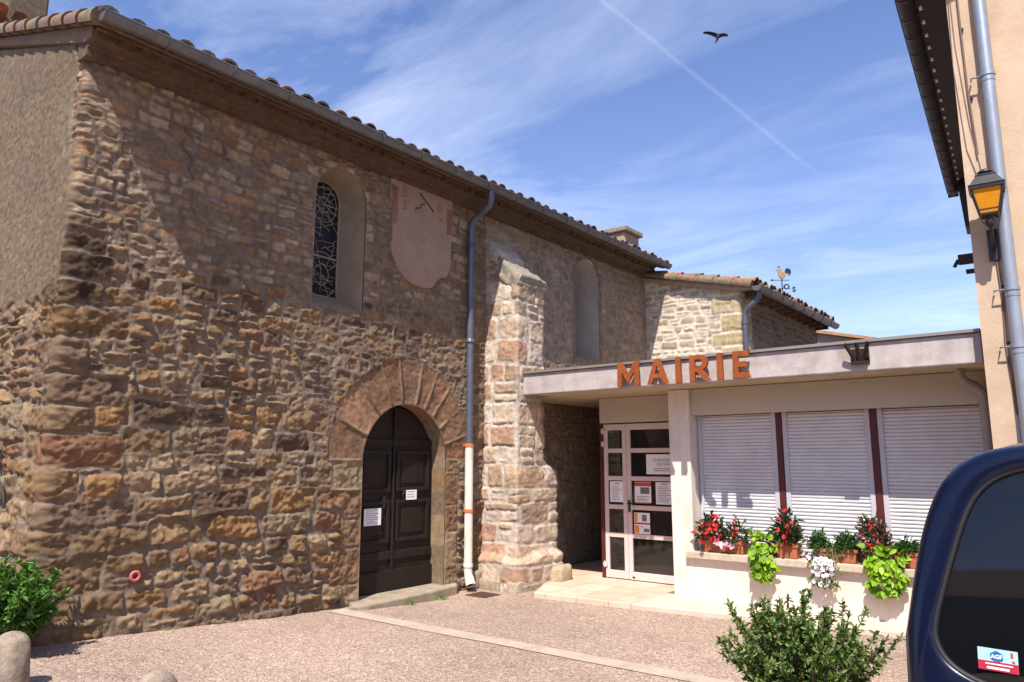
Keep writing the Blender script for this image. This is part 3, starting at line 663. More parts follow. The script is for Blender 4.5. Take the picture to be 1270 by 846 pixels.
vb.build('verge_mortar', M_RENDER, church)
def gutter(name, x, z, y0, y1, parent, r=.085, m=M_ZINC, drop=0.0):
    gm = MB(); n = 12; k = 24
    for rr, fl in ((r, 1), (r - .006, -1)):
        rows = [[(x + rr * math.cos(math.pi + math.pi * i / n), y0 + (y1 - y0) * j / k, z - drop * j / k + rr * math.sin(math.pi + math.pi * i / n) * 1.05 + .004 * math.sin(j * 1.7)) for i in range(n + 1)] for j in range(k + 1)]
        gm.grid(rows if fl < 0 else rows[::-1])
    for yy in (y0, y1): gm.prism([(x + r * math.cos(math.pi + math.pi * i / n), z + r * math.sin(math.pi + math.pi * i / n) * 1.05 - (drop if yy == y1 else 0)) for i in range(n + 1)], yy, yy + .004, lambda a, b, c: (a, c, b))
    gm.tube([(x + r, y0, z), (x + r, y1, z - drop)], .010, 8)
    o = gm.build(name, m, parent); y = y0 + .55
    while y < y1:
        br = MB(); br.tube([(x + (r + .006) * math.cos(math.pi + math.pi * i / 10), y, z - drop * (y - y0) / (y1 - y0) + (r + .006) * 1.05 * math.sin(math.pi + math.pi * i / 10)) for i in range(11)], .006, 6); y += .62; br.build('gutter_bracket', m, o)
    return o
gut = gutter('gutter', -6.13, 5.29, 2.17, 12.42, church, .072)
# downpipe of the church
py = 7.24; px_ = WX + .10
dp = MB(); dp.tube([(-6.14, py - .06, 5.22), (-6.14, py - .06, 5.12), (-6.17, py - .05, 5.04), (-6.30, py - .03, 4.98), (-6.46, py, 4.93), (px_ + .01, py, 4.86), (px_, py, 4.76), (px_, py, 4.5), (px_, py, 1.80)], .047, 14)
pipe = dp.build('downpipe', M_BPIPE, church)
cl_ = MB()
for z in (4.52, 3.18):
    cl_ = MB(); cl_.tube([(px_, py, z), (px_, py, z + .03), (px_, py, z + .032), (px_, py, z + .06)], [.060, .060, .055, .055], 14); cl_.build('pipe_collar', M_BPIPE, pipe)
lw = MB(); lw.tube([(px_, py, 1.80), (px_, py, .20), (px_ + .01, py, .11), (px_ + .08, py - .03, .02)], .055, 16, cap=False); lw.tube([(px_ + .015, py, .12), (px_ + .08, py - .03, .018)], [.058, .066], 16, cap=False); lo = lw.build('cast_iron_foot', M_WPIPE, pipe)
ho = MB(); ho.lathe([(0, 0), (.05, 0)], (0, 0, 0), 16); ho.build('pipe_mouth', M_RUBBER, lo, tm=Matrix.Translation((px_ + .066, py - .025, .032)) @ Matrix.Rotation(R(140), 4, 'Y'))
for z in (1.78, .93, .24):
    b = MB(); b.tube([(px_, py, z), (px_, py, z + .04)], .064, 16); b.box((WX - .02, py - .02, z + .005), (px_, py + .02, z + .035)); b.build('pipe_clamp', M_ORANGE if z > .5 else M_WPIPE, lo)
# chimneys, gable ironwork, ring
ch = MB(); ch.box((-7.0, 11.5, 5.3), (-6.55, 12.05, 5.83)); ch.box((-7.06, 11.44, 5.83), (-6.49, 12.11, 5.93)); ch.c = [(.40, .31, .23)] * 8 + [(.28, .25, .2)] * 8
ch.build('chimney', M_STONE, church, bevel=.02)
ch = MB(); ch.box((-10.6, 2.33, 6.2), (-9.42, 2.75, 7.9)); ch.c = [(.15, .112, .08)] * 8; ch.build('chimney', M_STONE, church, bevel=.03)
ir = MB(); ir.tube([(-7.80, CY - .07, 1.88), (-7.25, CY - .09, 1.30), (-7.24, CY - .085, 1.2)], .014, 8); ir.tube([(-7.62, CY - .07, 1.68), (-7.60, CY - .0, 1.7)], .012, 6); ir.build('tie_rod', M_IRON, church)
rn = MB(); rn.tube([(WX + .075, 3.02 + .036 * math.cos(a), .62 + .036 * math.sin(a)) for a in [2 * math.pi * i / 20 for i in range(21)]], .014, 8); rn.build('wall_ring', mat('faded_red_paint', (.55, .12, .10), .6), church)

# buttress
BS, BX, BY0 = 7.5, -6.07, 7.66
BUT = [tuple(np.array(c_) * (1.04, 1.0, .99)) for c_ in [(.52, .41, .31), (.46, .33, .22), (.56, .46, .37), (.42, .29, .19), (.56, .46, .35), (.50, .39, .28), (.58, .50, .40), (.40, .30, .22), (.44, .28, .19)]]
def but_pos(S, Z, h):
    L = .03 * math.pi / 4; rad = .03; low = np.clip((1.52 - Z) / .10, 0, 1)
    x0 = BX + .02 * low; y0 = BY0 - .02 * low - .012 * (2.5 - Z)
    lside = .78; fw = .57 + .30 * sstep(1.62, 1.42, Z)
    # s in [-lside,0] left face, [0, fw'] front, beyond right face
    f = .56
    a = np.clip((S + L) / (2 * L), 0, 1) * math.pi / 2; S2 = S - f; b = np.clip((S2 + L) / (2 * L), 0, 1) * math.pi / 2
    sfr = np.clip(S, 0, f) / f * fw
    x = x0 + np.minimum(S, 0) - np.maximum(S2, 0); y = y0 + sfr
    ang = a + b; nx = np.sin(ang); ny = -np.cos(ang)
    nx = np.where(S < -L, 0, nx); ny = np.where(S < -L, -1, ny)
    return x + nx * h, y + ny * h, Z
def but_H(S, Z):
    sd, r, tx, tz = rubble(S, Z, 37, lambda z: .255, (.8, 2.1), .03, .012, .07, .24, .28)
    low = sstep(.40, .30, Z + .12 * (fbm(S * 3, Z * 3, 8, 2) - .5))
    ins = sstep(.004, -.018, sd); rough = .030 * (fbm(S * 7, Z * 7, 161, 3) - .5) + .016 * (fbm(S * 25, Z * 25, 164, 3) - .5)
    h = ins * (.022 + .014 * r[..., 2] + rough) + (1 - ins) * (.016 + .008 * (fbm(S * 20, Z * 20, 166, 3) - .5)) + low * (.09 + .05 * (fbm(S * 4, Z * 4, 167, 2) - .5))
    c = palette(BUT, r[..., 1]) * ins[..., None] + np.array((.56, .48, .40)) * (1 - ins[..., None])
    cache['b'] = c * (.66 + .66 * fbm(S * 7, Z * 7, 172, 4)[..., None]); return h
but = grid_mesh('buttress', but_pos, np.arange(-.85, 1.45, .012), np.arange(-.25, 4.86, .012), but_H, lambda S, Z: cache['b'],
    lambda S, Z: Z < 4.12 + .92 * np.where(S < 0, -S, np.where(S > .56, S - .56, 0)) , M_STONE, church, None, False)
def rough_block(name, corners, c, seed, parent, amp=.02, n=10):
    """a hewn block: 8 corners (bottom 4, top 4) filled with a fine skin that is pushed in and out by noise"""
    cn = [Vector(p) for p in corners]; ctr = sum(cn, Vector()) / 8; m = MB()
    for f in ((3, 2, 1, 0), (4, 5, 6, 7), (0, 1, 5, 4), (1, 2, 6, 5), (2, 3, 7, 6), (3, 0, 4, 7)):
        a, b, c2, d = [cn[i] for i in f]; rows = []
        for i in range(n + 1):
            row = []
            for j in range(n + 1):
                u, v = i / n, j / n; p = (a * (1 - u) + b * u) * (1 - v) + (d * (1 - u) + c2 * u) * v
                q = p + Vector((math.sin(p.y * 31 + p.z * 17 + seed) + math.sin(p.z * 53 + seed), math.sin(p.x * 29 + p.z * 23 + seed * 2) + math.sin(p.x * 61 + p.y * 11), math.sin(p.x * 27 + p.y * 33 + seed) + math.sin(p.y * 57))) * amp * .4
                w = (p - ctr); ed = 1 - .10 * max(0, (abs(2 * u - 1) ** 4 + abs(2 * v - 1) ** 4) - .6); row.append(tuple(ctr + (q - ctr) * ed))
            rows.append(row)
        m.grid(rows, smooth=True, c=c)
    return m.build(name, M_STONE, parent)
rough_block('cap_stone', [(-6.72, 7.65, 4.50), (-6.36, 7.64, 4.28), (-6.36, 8.22, 4.28), (-6.72, 8.22, 4.50), (-6.72, 7.65, 4.86), (-6.34, 7.64, 4.50), (-6.34, 8.21, 4.48), (-6.72, 8.22, 4.84)], (.50, .42, .33), 1, but, .018)
rough_block('cap_stone', [(-6.44, 7.63, 4.12), (-6.06, 7.64, 3.93), (-6.04, 8.26, 3.92), (-6.44, 8.24, 4.12), (-6.44, 7.63, 4.50), (-6.0, 7.66, 4.16), (-5.97, 8.28, 4.10), (-6.44, 8.24, 4.46)], (.30, .26, .205), 3, but, .022)
for (x, y, z, sx, sy, sz, c) in ((-5.93, 8.38, .03, .15, .17, .17, (.44, .33, .23)), (-6.02, 7.64, -.03, .10, .18, .11, (.46, .36, .27)), (-6.4, 7.56, -.02, .20, .12, .10, (.38, .3, .22)), (-6.64, 7.46, .05, .1, .12, .12, (.34, .27, .2))):
    rgb_ = random.Random(int(x * 100)); rows = []; fs_ = MB()
    for i in range(9):
        t = math.pi * (i / 8 - .5); rows.append([(x + sx * abs(math.cos(t)) ** .25 * math.copysign(abs(math.cos(a)) ** .35, math.cos(a)) * rgb_.uniform(.88, 1.06), y + sy * abs(math.cos(t)) ** .25 * math.copysign(abs(math.sin(a)) ** .35, math.sin(a)) * rgb_.uniform(.88, 1.06), z + sz * (math.copysign(abs(math.sin(t)) ** .45, math.sin(t)) + (rgb_.uniform(-.12, .12) if i < 8 else 0))) for a in [2 * math.pi * k / 14 + .2 for k in range(14)]])
    fs_.grid(rows, closed=True, c=c); fs_.build('foot_stone', M_STONE, but)

# ------------------------------------------------------------------ annex behind the church
AX, AY = -4.78, 12.40
annex = thing('annex_building', 'low pale stone annex with white mortar and its own gutter behind the MAIRIE roof', 'annex', (AX, AY, 0))
ANX = [tuple(np.array(c_) * .85) for c_ in [(.60, .50, .38), (.52, .42, .30), (.64, .55, .44), (.46, .36, .24), (.56, .44, .30), (.50, .43, .35)]]
def anx_H(S, Z):
    sd, r, tx, tz = rubble(S, Z, 47, lambda z: .125, (1.1, 3.0), .035, .013, .10, .25, .6)
    rg = np.random.RandomState(9); z = 2.0; i = 0; colr = palette(ANX, r[..., 1])
    while z < 4.85:
        h = rg.uniform(.2, .34); a = .52 if i % 2 else .34; m = (Z >= z) & (Z < z + h) & (S > -a) & (S < (.3 if i % 2 else .5))
        b = .3 if i % 2 else .5; sd = np.where(m, rbox(S - (b - a) / 2, Z - z - h / 2, (a + b) / 2 - .014, h / 2 - .014, .02), sd)
        colr = np.where(m[..., None], np.array([(.44, .35, .20), (.50, .40, .25), (.40, .33, .2)][rg.randint(3)]), colr); z += h; i += 1
    ins = sstep(.004, -.02, sd); h = ins * (.02 + .015 * r[..., 2] + .012 * (fbm(S * 12, Z * 12, 261, 3) - .5)) + (1 - ins) * .012
    cache['a'] = (colr * ins[..., None] + np.array((.66, .57, .47)) * (1 - ins[..., None])) * (.85 + .3 * fbm(S * 8, Z * 8, 272, 3)[..., None]); cache['a'] = np.where((S > .5)[..., None], cache['a'] * (.42, .38, .36), cache['a']); return h  # side face multiplied darker: its shade is put into the stone colour
SLA = .24
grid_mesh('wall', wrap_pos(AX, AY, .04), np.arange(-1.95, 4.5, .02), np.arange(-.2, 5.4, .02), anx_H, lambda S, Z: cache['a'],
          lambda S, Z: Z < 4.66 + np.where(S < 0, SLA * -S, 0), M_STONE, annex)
ab = MB(); ab.box((-12.5, 16.85, 0), (AX - .05, 17.0, 4.7)); ab.box((-12.5, AY + .3, 0), (-12.3, 16.85, 4.7)); ab.c = [(.4, .32, .24)] * 16; ab.build('rear_wall', M_RENDER, annex)
ra = MB(); xa, za = AX + .30, 4.66
roof_tiles(ra, xa, za, SLA, 4.2, AY - .14, 17.05, rgc); verge(ra, xa - .05, za - .045, SLA, 2.2, AY - .12, rgc, r=.085)
ra.add([(-8.7, AY - .1, za + SLA * 4.2 - .3), (-8.7, 17.05, za + SLA * 4.2 - .3), (-12.6, 17.05, 4.6), (-12.6, AY - .1, 4.6)], [(3, 2, 1, 0)], c=(.3, .17, .1))
ra.build('roof', M_TILE, annex)
av = MB(); av.prism([(AX + .24, 4.595), (AX + .24, 4.64), (-6.9, 5.15), (-6.9, 5.09), (AX - .05, 4.59)], AY - .12, AY + .1, lambda x, z, y: (x, y, z)); av.c = [(.36, .27, .21)] * 10; av.build('verge_mortar', M_RENDER, annex)
ar = MB()
for i in range(11):
    y = AY + .25 + i * .42; ar = MB(); ar.box((AX - .2, y, 4.50), (AX + .27, y + .09, 4.60)); ar.build('rafter', M_RAFTER, annex)
ar = MB(); ar.box((AX - .1, AY, 4.603), (AX + .29, 17.0, 4.625)); ar.build('eave_board', M_RAFTER, annex)
gutter('gutter', AX + .38, 4.60, AY - .16, 17.1, annex, .085, M_ZINC)
ap = MB(); ap.tube([(AX + .38, AY - .02, 4.53), (AX + .36, AY - .02, 4.42), (AX + .22, AY - .0, 4.30), (AX + .10, AY + .02, 4.22), (AX + .08, AY + .02, 4.08), (AX + .08, AY + .02, .1)], .05, 12); a_p = ap.build('downpipe', M_BPIPE, annex)
ac = MB(); ac.tube([(AX + .08, AY + .02, 3.98), (AX + .08, AY + .02, 4.04)], .06, 12); ac.build('pipe_collar', M_BPIPE, a_p)

# far house beyond, only its verge shows over the roof slab
fh = thing('far_house', 'distant grey house with low orange tiled roof edge behind the annex', 'house', (-7, 28, 0))
m = MB(); m.prism([(-13, 0), (-5.0, 0), (-5.0, 5.55), (-8.0, 6.30), (-13, 5.3)], 28, 36, lambda x, z, y: (x, y, z)); m.c = [(.21, .175, .15)] * len(m.v); m.build('wall', M_RENDER, fh)
m = MB(); m.prism([(-13.2, 5.30), (-8.0, 6.32), (-4.8, 5.54), (-4.8, 5.64), (-8.0, 6.43), (-13.2, 5.4)], 27.8, 36.2, lambda x, z, y: (x, y, z)); m.c = [(.45, .22, .11)] * len(m.v); m.build('roof', M_TILE, fh)

# weathercock
wc = thing('weathercock', 'small painted cockerel weathervane with compass letters on a pole above the annex roof', 'weathervane', (-5.43, 16.8, 4.9))
M_COCKB = mat('golden_paint', (.34, .24, .13), .5); M_COCKR = mat('red_comb_paint', (.22, .03, .03), .5)
m = MB(); m.tube([(-5.43, 16.8, 4.8), (-5.43, 16.8, 5.78)], .014, 6); m.build('pole', M_IRON, wc)
RX = Matrix.Translation((-5.43, 16.8, .14 + 5.6 * .2)) @ Matrix.Scale(.8, 4) @ Matrix.Rotation(R(38), 4, 'Z')
m = MB(); m.box((-.28, -.006, 5.60), (.22, .006, 5.62)); m.prism([(-.34, 5.61), (-.26, 5.65), (-.26, 5.57)], -.006, .006, lambda x, z, y: (x, y, z)); m.build('arrow', M_IRON, wc, tm=RX)
m = MB(); m.tube([(-.24, 0, 5.36), (.24, 0, 5.36)], .008, 5); m.tube([(0, -.24, 5.36), (0, .24, 5.36)], .008, 5); m.build('compass_arm', M_IRON, wc, tm=RX)
for ch_, p in (('N', (-.27, 0)), ('S', (.27, 0)), ('E', (0, .27)), ('O', (0, -.27))):
    text_obj('compass_letter', ch_, .17, Matrix.Translation((-5.43, 16.8, .14)) @ Matrix.Rotation(R(38), 4, 'Z') @ Matrix.Translation((p[0], p[1], 5.38)) @ FACE_Y, M_IRON, wc, .006, bold=.006)
body = [(-.10, 5.83), (-.115, 5.90), (-.085, 5.98), (-.04, 5.985), (-.01, 5.93), (.03, 5.86), (.10, 5.86), (.14, 5.80), (.10, 5.70), (.03, 5.64), (-.03, 5.65), (-.09, 5.72)]
m = MB(); m.prism(body, -.02, .02, lambda x, z, y: (x, y, z)); m.build('cockerel_body', M_COCKB, wc, bevel=.012, tm=RX)
m = MB(); m.prism([(.10, 5.86), (.13, 5.95), (.20, 5.97), (.27, 5.92), (.28, 5.83), (.24, 5.76), (.20, 5.74), (.21, 5.82), (.14, 5.80)], -.012, .012, lambda x, z, y: (x, y, z)); m.build('tail', M_IRON, wc, tm=RX)
m = MB(); m.prism([(-.10, 5.99), (-.095, 6.04), (-.07, 6.01), (-.05, 6.05), (-.03, 6.0), (-.04, 5.98), (-.085, 5.975)], -.01, .01, lambda x, z, y: (x, y, z)); m.build('comb', M_COCKR, wc, tm=RX); m = MB(); m.prism([(-.11, 5.93), (-.16, 5.91), (-.108, 5.90)], -.008, .008, lambda x, z, y: (x, y, z)); m.build('beak', M_COCKR, wc, tm=RX)

# ------------------------------------------------------------------ town hall
hall = thing('town_hall', 'low cream modern town hall with concrete fascia, porch door and three roller shutters', 'town hall', (-3, 8.4, 0))
FY, CYF, SY = 7.76, 8.33, 8.57; XR = -.76
m = MB(); m.box((-6.12, FY, 2.474), (XR, FY + .14, 2.755)); m.build('fascia', M_CONC, hall, bevel=.012)
m = MB(); m.box((-6.12, FY - .03, 2.758), (XR, 13.9, 2.787)); m.box((-6.62, 8.19, 2.60), (-6.121, 13.9, 2.787)); m.build('roof_flashing', mat('roof_edge_metal', (.27, .235, .21), .5, .1, metallic=.3), hall)
m = MB(); m.box((-5.90, FY + .143, 2.474), (XR, 13.8, 2.72)); m.box((-6.60, 8.19, 2.47), (-5.903, 13.8, 2.596)); m.build('soffit', M_SOFFIT, hall)
m = MB(); m.box((-4.19, CYF, -.06), (-3.915, 9.05, 2.468)); m.build('pillar', M_MAIRIE, hall, bevel=.008)
m = MB(); m.box((-3.913, CYF, -.06), (-.62, CYF + .3, .455)); m.box((-3.913, SY + .10, .455), (-.62, SY + .2, 2.468)); m.build('wall', M_MAIRIE, hall, bevel=.004)
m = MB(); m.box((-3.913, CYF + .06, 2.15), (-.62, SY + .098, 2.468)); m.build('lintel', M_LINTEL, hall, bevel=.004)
m = MB(); m.prism([(-4.35, 7.55), (-3.84, 7.62), (-1.6, 7.95), (-.3, 8.12), (-.3, CYF + .1), (-4.35, CYF + .1)], -.2, -.003); m.build('base_kerb', mat('pinkish_kerb', (.60, .47, .38), .85, .1, 5, .2, dirt=(.42, .32, .25), dirt_amt=.5), hall, bevel=.012)
m = MB(); m.box((-3.995, CYF - .07, .458), (-.66, SY + .12, .535)); m.build('window_sill', M_SILL, hall, bevel=.008)
def shutter(x0, x1):
    s = MB(); z = .548; rows = []; p = .0395
    prof = []
    while z < 2.146:
        for q, yy in ((0, .010), (.10, .0015), (.28, -.004), (.55, -.006), (.80, -.0035), (.93, .002), (.985, .010)):
            if z + q * p < 2.149: prof.append((SY + yy, z + q * p))
        z += p
    s.grid([[(x0 + .035, y, zz_) for y, zz_ in prof], [(x1 - .035, y, zz_) for y, zz_ in prof]][::-1], smooth=False)
    o = s.build('roller_shutter', M_SHUT, hall)
    r = MB()
    for a, b in ((x0 - .012, x0 + .04), (x1 - .04, x1 + .012)): r.box((a, SY - .022, .538), (b, SY + .06, 2.149))
    r.box((x0 + .041, SY - .012, .538), (x1 - .041, SY + .03, .560))
    r.build('guide_rail', M_RAIL, o, bevel=.003)
for x0, x1 in ((-3.895, -2.95), (-2.85, -1.94), (-1.84, -.72)): shutter(x0, x1)
for a, b in ((-2.935, -2.868), (-1.925, -1.855)):
    m = MB(); m.box((a, SY - .03, .536), (b, SY + .08, 2.149)); m.build('mullion', M_MULL, hall, bevel=.004)
m = MB(); m.tube([(-1.0, 8.16, 2.46), (-1.0, 8.16, 2.40), (-.97, 8.18, 2.35), (-.90, 8.25, 2.31), (-.855, 8.30, 2.26), (-.845, 8.31, 2.18), (-.845, 8.31, .05)], .045, 12); m.build('downpipe', mat('grey_beige_pipe', (.30, .265, .245), .5, .1), hall)
# porch: door set back, panel above, side and rear walls of the passage
DY = 8.95; dz1 = 2.11
m = MB(); m.box((-5.53, DY - .09, dz1 + .012), (-4.192, DY + .16, 2.468)); m.build('door_lintel', M_LINTEL, hall, bevel=.005)
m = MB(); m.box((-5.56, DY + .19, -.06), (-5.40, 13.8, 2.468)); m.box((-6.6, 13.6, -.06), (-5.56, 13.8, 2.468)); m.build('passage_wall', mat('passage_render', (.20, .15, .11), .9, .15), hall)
m = MB(); m.box((-5.575, DY - .02, 0), (-5.528, DY + .12, dz1 + .011)); m.build('door_post', M_MULL, hall)
def leaf(x0, x1, name, handle):
    f = MB(); g = MB(); w = .062; y0, y1 = DY, DY + .055; z = .012; H = dz1 - .006
    f.box((x0, y0, z), (x0 + w, y1, H)); f.box((x1 - w, y0, z), (x1, y1, H))
    edges = [.012, .57, .96, 1.36, 1.76, H]; rails = [.10, .06, .06, .06, .06, .085]
    zs = [(.012, .115), (.555, .615), (.935, .995), (1.325, 1.385), (1.705, 1.765), (H - .085, H)]
    for a, b in zs: f.box((x0 + w, y0 + .002, a), (x1 - w, y1 - .002, b))
    o = f.build(name, M_DOORP, hall, bevel=.004)
    for (a, b), (c, d) in zip(zs[:-1], zs[1:]):
        p = MB(); p.box((x0 + w, y0 + .022, b), (x1 - w, y0 + .032, c)); p.build('pane', M_GLASS, o)
    if handle:
        h = MB(); h.box((x0 + .014, y0 - .008, .90), (x0 + .046, y0, 1.06)); h.tube([(x0 + .03, y0 - .005, 1.02), (x0 + .03, y0 - .05, 1.02), (x0 + .15, y0 - .055, 1.02)], .011, 8); h.build('handle', M_IRON, o)
        k = MB(); k.box((x0 + .05, y0 - .003, .035), (x0 + .09, y0 - .0, .055)); k.build('lock', M_IRON, o)
    else:
        for zz_ in (.16, 1.80, 1.98):
            h = MB(); h.box((x0 - .03, y0 - .022, zz_), (x0 + .03, y0 - .001, zz_ + .05)); h.tube([(x0 - .005, y0 - .02, zz_ - .015), (x0 - .005, y0 - .02, zz_ + .07)], .012, 8); h.build('hinge', M_DOORP, o)
    return o
leaf(-5.525, -5.165, 'side_door', False); leaf(-5.160, -4.20, 'main_door', True)
# interior so that the panes have something dark behind them
m = MB(); m.box((-5.39, 12.2, 0), (-.6, 12.3, 2.468)); m.box((-.64, 8.75, 0), (-.62, 12.2, 2.468)); m.build('inner_wall', mat('inner_wall_paint', (.3, .28, .25), .9), hall)

# notices on the doors (paper sheets: things that hang on the door)
def notice(name, label, x0, z0, x1, z1, deco, cat='notice', base=(DY + .014)):
    t = thing(name, label, cat, ((x0 + x1) / 2, base, z0)); p = MB(); p.box((x0, base - .002, z0), (x1, base, z1)); p.build('sheet', M_PAPER, t)
    for (a, b, c, d, mt) in deco:
        q = MB(); q.box((x0 + a * (x1 - x0), base - .0035, z0 + b * (z1 - z0)), (x0 + c * (x1 - x0), base - .0022, z0 + d * (z1 - z0))); q.build('print', mt, t)
    return t
def lines(n, z0, z1, mt, seed=1, x0=.12, x1=.88, h=.022):
    r = random.Random(seed); return [(x0, z0 + (z1 - z0) * i / n, x1 - r.uniform(0, .3), z0 + (z1 - z0) * i / n + h, mt) for i in range(n)]
t = notice('door_notice', 'wide white sheet with two centred lines at the top of the glass door', -4.86, 1.415, -4.29, 1.68, [])
text_obj('print', 'CHANGEMENT\nDE MAIRIE', .055, Matrix.Translation((-4.575, DY + .0105, 1.575)) @ FACE_Y, M_INK, t, .0004)
for d in lines(2, .16, .36, M_INK, 3, .2, .95, .035):
    q = MB(); a, b, c, e, mt = d; q.box((-4.86 + a * .57, DY + .0105, 1.415 + b * .265), (-4.86 + c * .57, DY + .0118, 1.415 + e * .265)); q.build('print', mt, t)
notice('door_notice', 'white printed sheet in the narrow side leaf of the town hall door', -5.44, 1.03, -5.22, 1.31, lines(9, .1, .82, M_INK, 5) + [(.3, .88, .7, .92, M_INK)])
notice('poster', 'poster with dark red header and black photo on the glass door', -5.05, 1.02, -4.80, 1.31, [(.0, .80, 1, .98, M_RED), (.35, .45, .9, .75, M_INK), (.0, .0, 1, .06, M_RED)] + lines(4, .12, .38, M_INK, 7), 'poster')
notice('door_notice', 'white sheet of close text right of the red headed poster', -4.73, 1.02, -4.47, 1.31, lines(10, .1, .86, M_INK, 9) + [(.3, .9, .7, .94, M_INK)])
notice('poster', 'poster with orange bars and a red band near the door handle', -5.07, .62, -4.83, .90, [(.02, .55, .22, .98, M_OR), (.5, .60, .8, .90, M_INK), (.0, .45, 1, .53, M_RED), (.03, .04, .3, .40, M_OR), (.6, .1, .95, .26, M_INK)] + lines(3, .15, .4, M_RED, 2, .36, .6), 'poster')
notice('poster', 'tall blue and pink poster low on the glass door beside the pillar', -4.50, .13, -4.275, .515, [(.0, .84, 1, 1, M_BLUE), (.1, .55, .45, .78, M_RED), (.55, .5, .9, .8, M_BLUE), (.08, .28, .4, .46, M_OR), (.5, .24, .9, .44, M_RED), (.1, .06, .5, .2, M_BLUE), (.6, .05, .9, .19, M_OR)] + lines(2, .48, .54, M_INK, 4), 'poster')
def church_notice(label, y0, z0, y1, z1, n, tilt):
    t = thing('door_notice', label, 'notice', (dx + .03, (y0 + y1) / 2, z0)); p = MB(); p.box((dx + .036, y0, z0), (dx + .038, y1, z1)); s = p.build('sheet', M_PAPER, t)
    r = random.Random(n)
    for i in range(n):
        q = MB(); z = z1 - (z1 - z0) * (i + .8) / (n + .8); q.box((dx + .0382, y0 + .1 * (y1 - y0), z), (dx + .0392, y1 - (.1 + r.uniform(0, .3)) * (y1 - y0), z + .006)); q.build('print', M_INK, t)
church_notice('larger white sheet pinned low on the left leaf of the church door', 5.71, .84, 5.97, 1.035, 8, 0)
church_notice('small white card pinned higher on the right leaf of the church door', 6.37, 1.115, 6.55, 1.235, 3, 0)

# MAIRIE letters
sign = thing('town_hall_sign', 'rusty orange cut out metal letters reading MAIRIE on the concrete fascia', 'sign', (-3.7, FY, 2.47))
def letter(poly, x0, x1, z0, z1, pw, ph):
    m = MB(); m.prism([(x0 + (x1 - x0) * a / pw, z0 + (z1 - z0) * b / ph) for a, b in poly], FY - .105, FY - .07, lambda x, z, y: (x, y, z))
    for a, b in ((x0 + .25 * (x1 - x0), z0 + .08), (x0 + .75 * (x1 - x0), z0 + .08)) if x1 - x0 > .1 else (((x0 + x1) / 2, z0 + .08), ((x0 + x1) / 2, z1 - .08)): m.tube([(a, FY - .08, b), (a, FY + .01, b)], .006, 5)
    m.build('letter', M_RUST, sign)
PM = [(0, 0), (1.9, 0), (2.3, 5.6), (5, 1.2), (7.7, 5.6), (8.0, 0), (10, 0), (9.7, 10), (8.0, 10), (5, 5.0), (2.0, 10), (.3, 10)]
PA = [(0, 0), (2.2, 0), (3.1, 2.4), (6.9, 2.4), (7.8, 0), (10, 0), (6.2, 10), (5.0, 10), (5.0, 7.4), (6.2, 4.1), (3.8, 4.1), (4.99, 7.4), (4.99, 10), (3.8, 10)]
PI_ = [(1.0, 0), (9.0, 0), (8.4, 10), (1.6, 10)]
PR = [(0, 0), (2.6, 0), (2.6, 3.6), (3.6, 3.6), (7.0, 0), (10, 0), (6.4, 4.2), (8.3, 5.3), (8.9, 7.0), (8.3, 8.9), (6.4, 10), (2.61, 10), (2.61, 8.3), (5.6, 8.3), (6.4, 7.0), (5.6, 5.5), (2.6, 5.5), (2.6, 10), (0, 10)]
PE = [(0, 0), (10, 0), (8.8, 2.0), (3.2, 2.0), (3.2, 4.1), (8.2, 4.1), (7.4, 6.1), (3.2, 6.1), (3.2, 8.0), (9.4, 8.0), (9.8, 10), (0, 10)]
for poly, a, b in ((PM, -4.515, -4.215), (PA, -4.11, -3.84), (PI_, -3.755, -3.665), (PR, -3.57, -3.32), (PI_, -3.255, -3.165), (PE, -3.06, -2.87)): letter(poly, a, b, 2.482, 2.778, 10, 10)
fl = thing('flag_holder', 'dark rusty wall bracket with three fanned flag tubes on the fascia', 'flag holder', (-1.78, FY, 2.6))
m = MB(); m.box((-1.875, FY - .016, 2.545), (-1.70, FY - .001, 2.70)); m.build('plate', M_DRUST, fl, bevel=.004)
for dx_ in (-.085, 0, .085):
    m = MB(); m.tube([(-1.788 + dx_ * .35, FY - .03, 2.555), (-1.788 + dx_ * 1.25, FY - .12, 2.745)], .019, 10); m.build('flag_tube', M_DRUST, fl)
m = MB(); m.box((-1.86, FY - .06, 2.545), (-1.715, FY - .012, 2.57)); m.build('bracket', M_DRUST, fl)

# ------------------------------------------------------------------ ochre house on the right, rotated a little against the church
HZ = R(4.2); CX0, CY0 = -.735, 7.56
house = thing('ochre_house', 'tall ochre rendered house with overhanging eave and grey downpipe at right', 'house', (CX0, CY0, 0))
TH = Matrix.Translation((CX0, CY0, 0)) @ Matrix.Rotation(HZ, 4, 'Z')
def hb(name, mtl, fn, bevel=0, parent=house):
    m = MB(); fn(m); return m.build(name, mtl, parent, bevel, tm=TH)
rows = [[(7.0 * i / 40, .010 * (math.sin(i * 1.3 + j * .7) * math.cos(j * .9)) * (0 if i == 0 else 1), -.2 + 8.4 * j / 40) for i in range(41)] for j in range(41)]
hb('wall', M_OCHRE, lambda m: (m.grid(rows), m.box((.0, .03, -.2), (7, 8.0, 6.7)), m.prism([(0, 6.6), (7, 6.6), (3.5, 8.3)], .03, 8.0, lambda x, z, y: (x, y, z))))
M_EAVEB = mat('dark_eave_board', (.035, .026, .030), .6, .15, 10, .1)
hb('eave_board', M_EAVEB, lambda m: (m.box((-.33, -.6, 6.62), (.0, 8.0, 6.66))))
rh = MB(); roof_tiles(rh, -.36, 6.70, .42, 4.0, -.65, 8.0, rgc, sgn=-1); roof_tiles(rh, 7.5, 6.70, .42, 3.9, -.65, 8.0, rgc, sgn=1, row=.72); rh.build('roof', M_TILE, house, tm=TH)
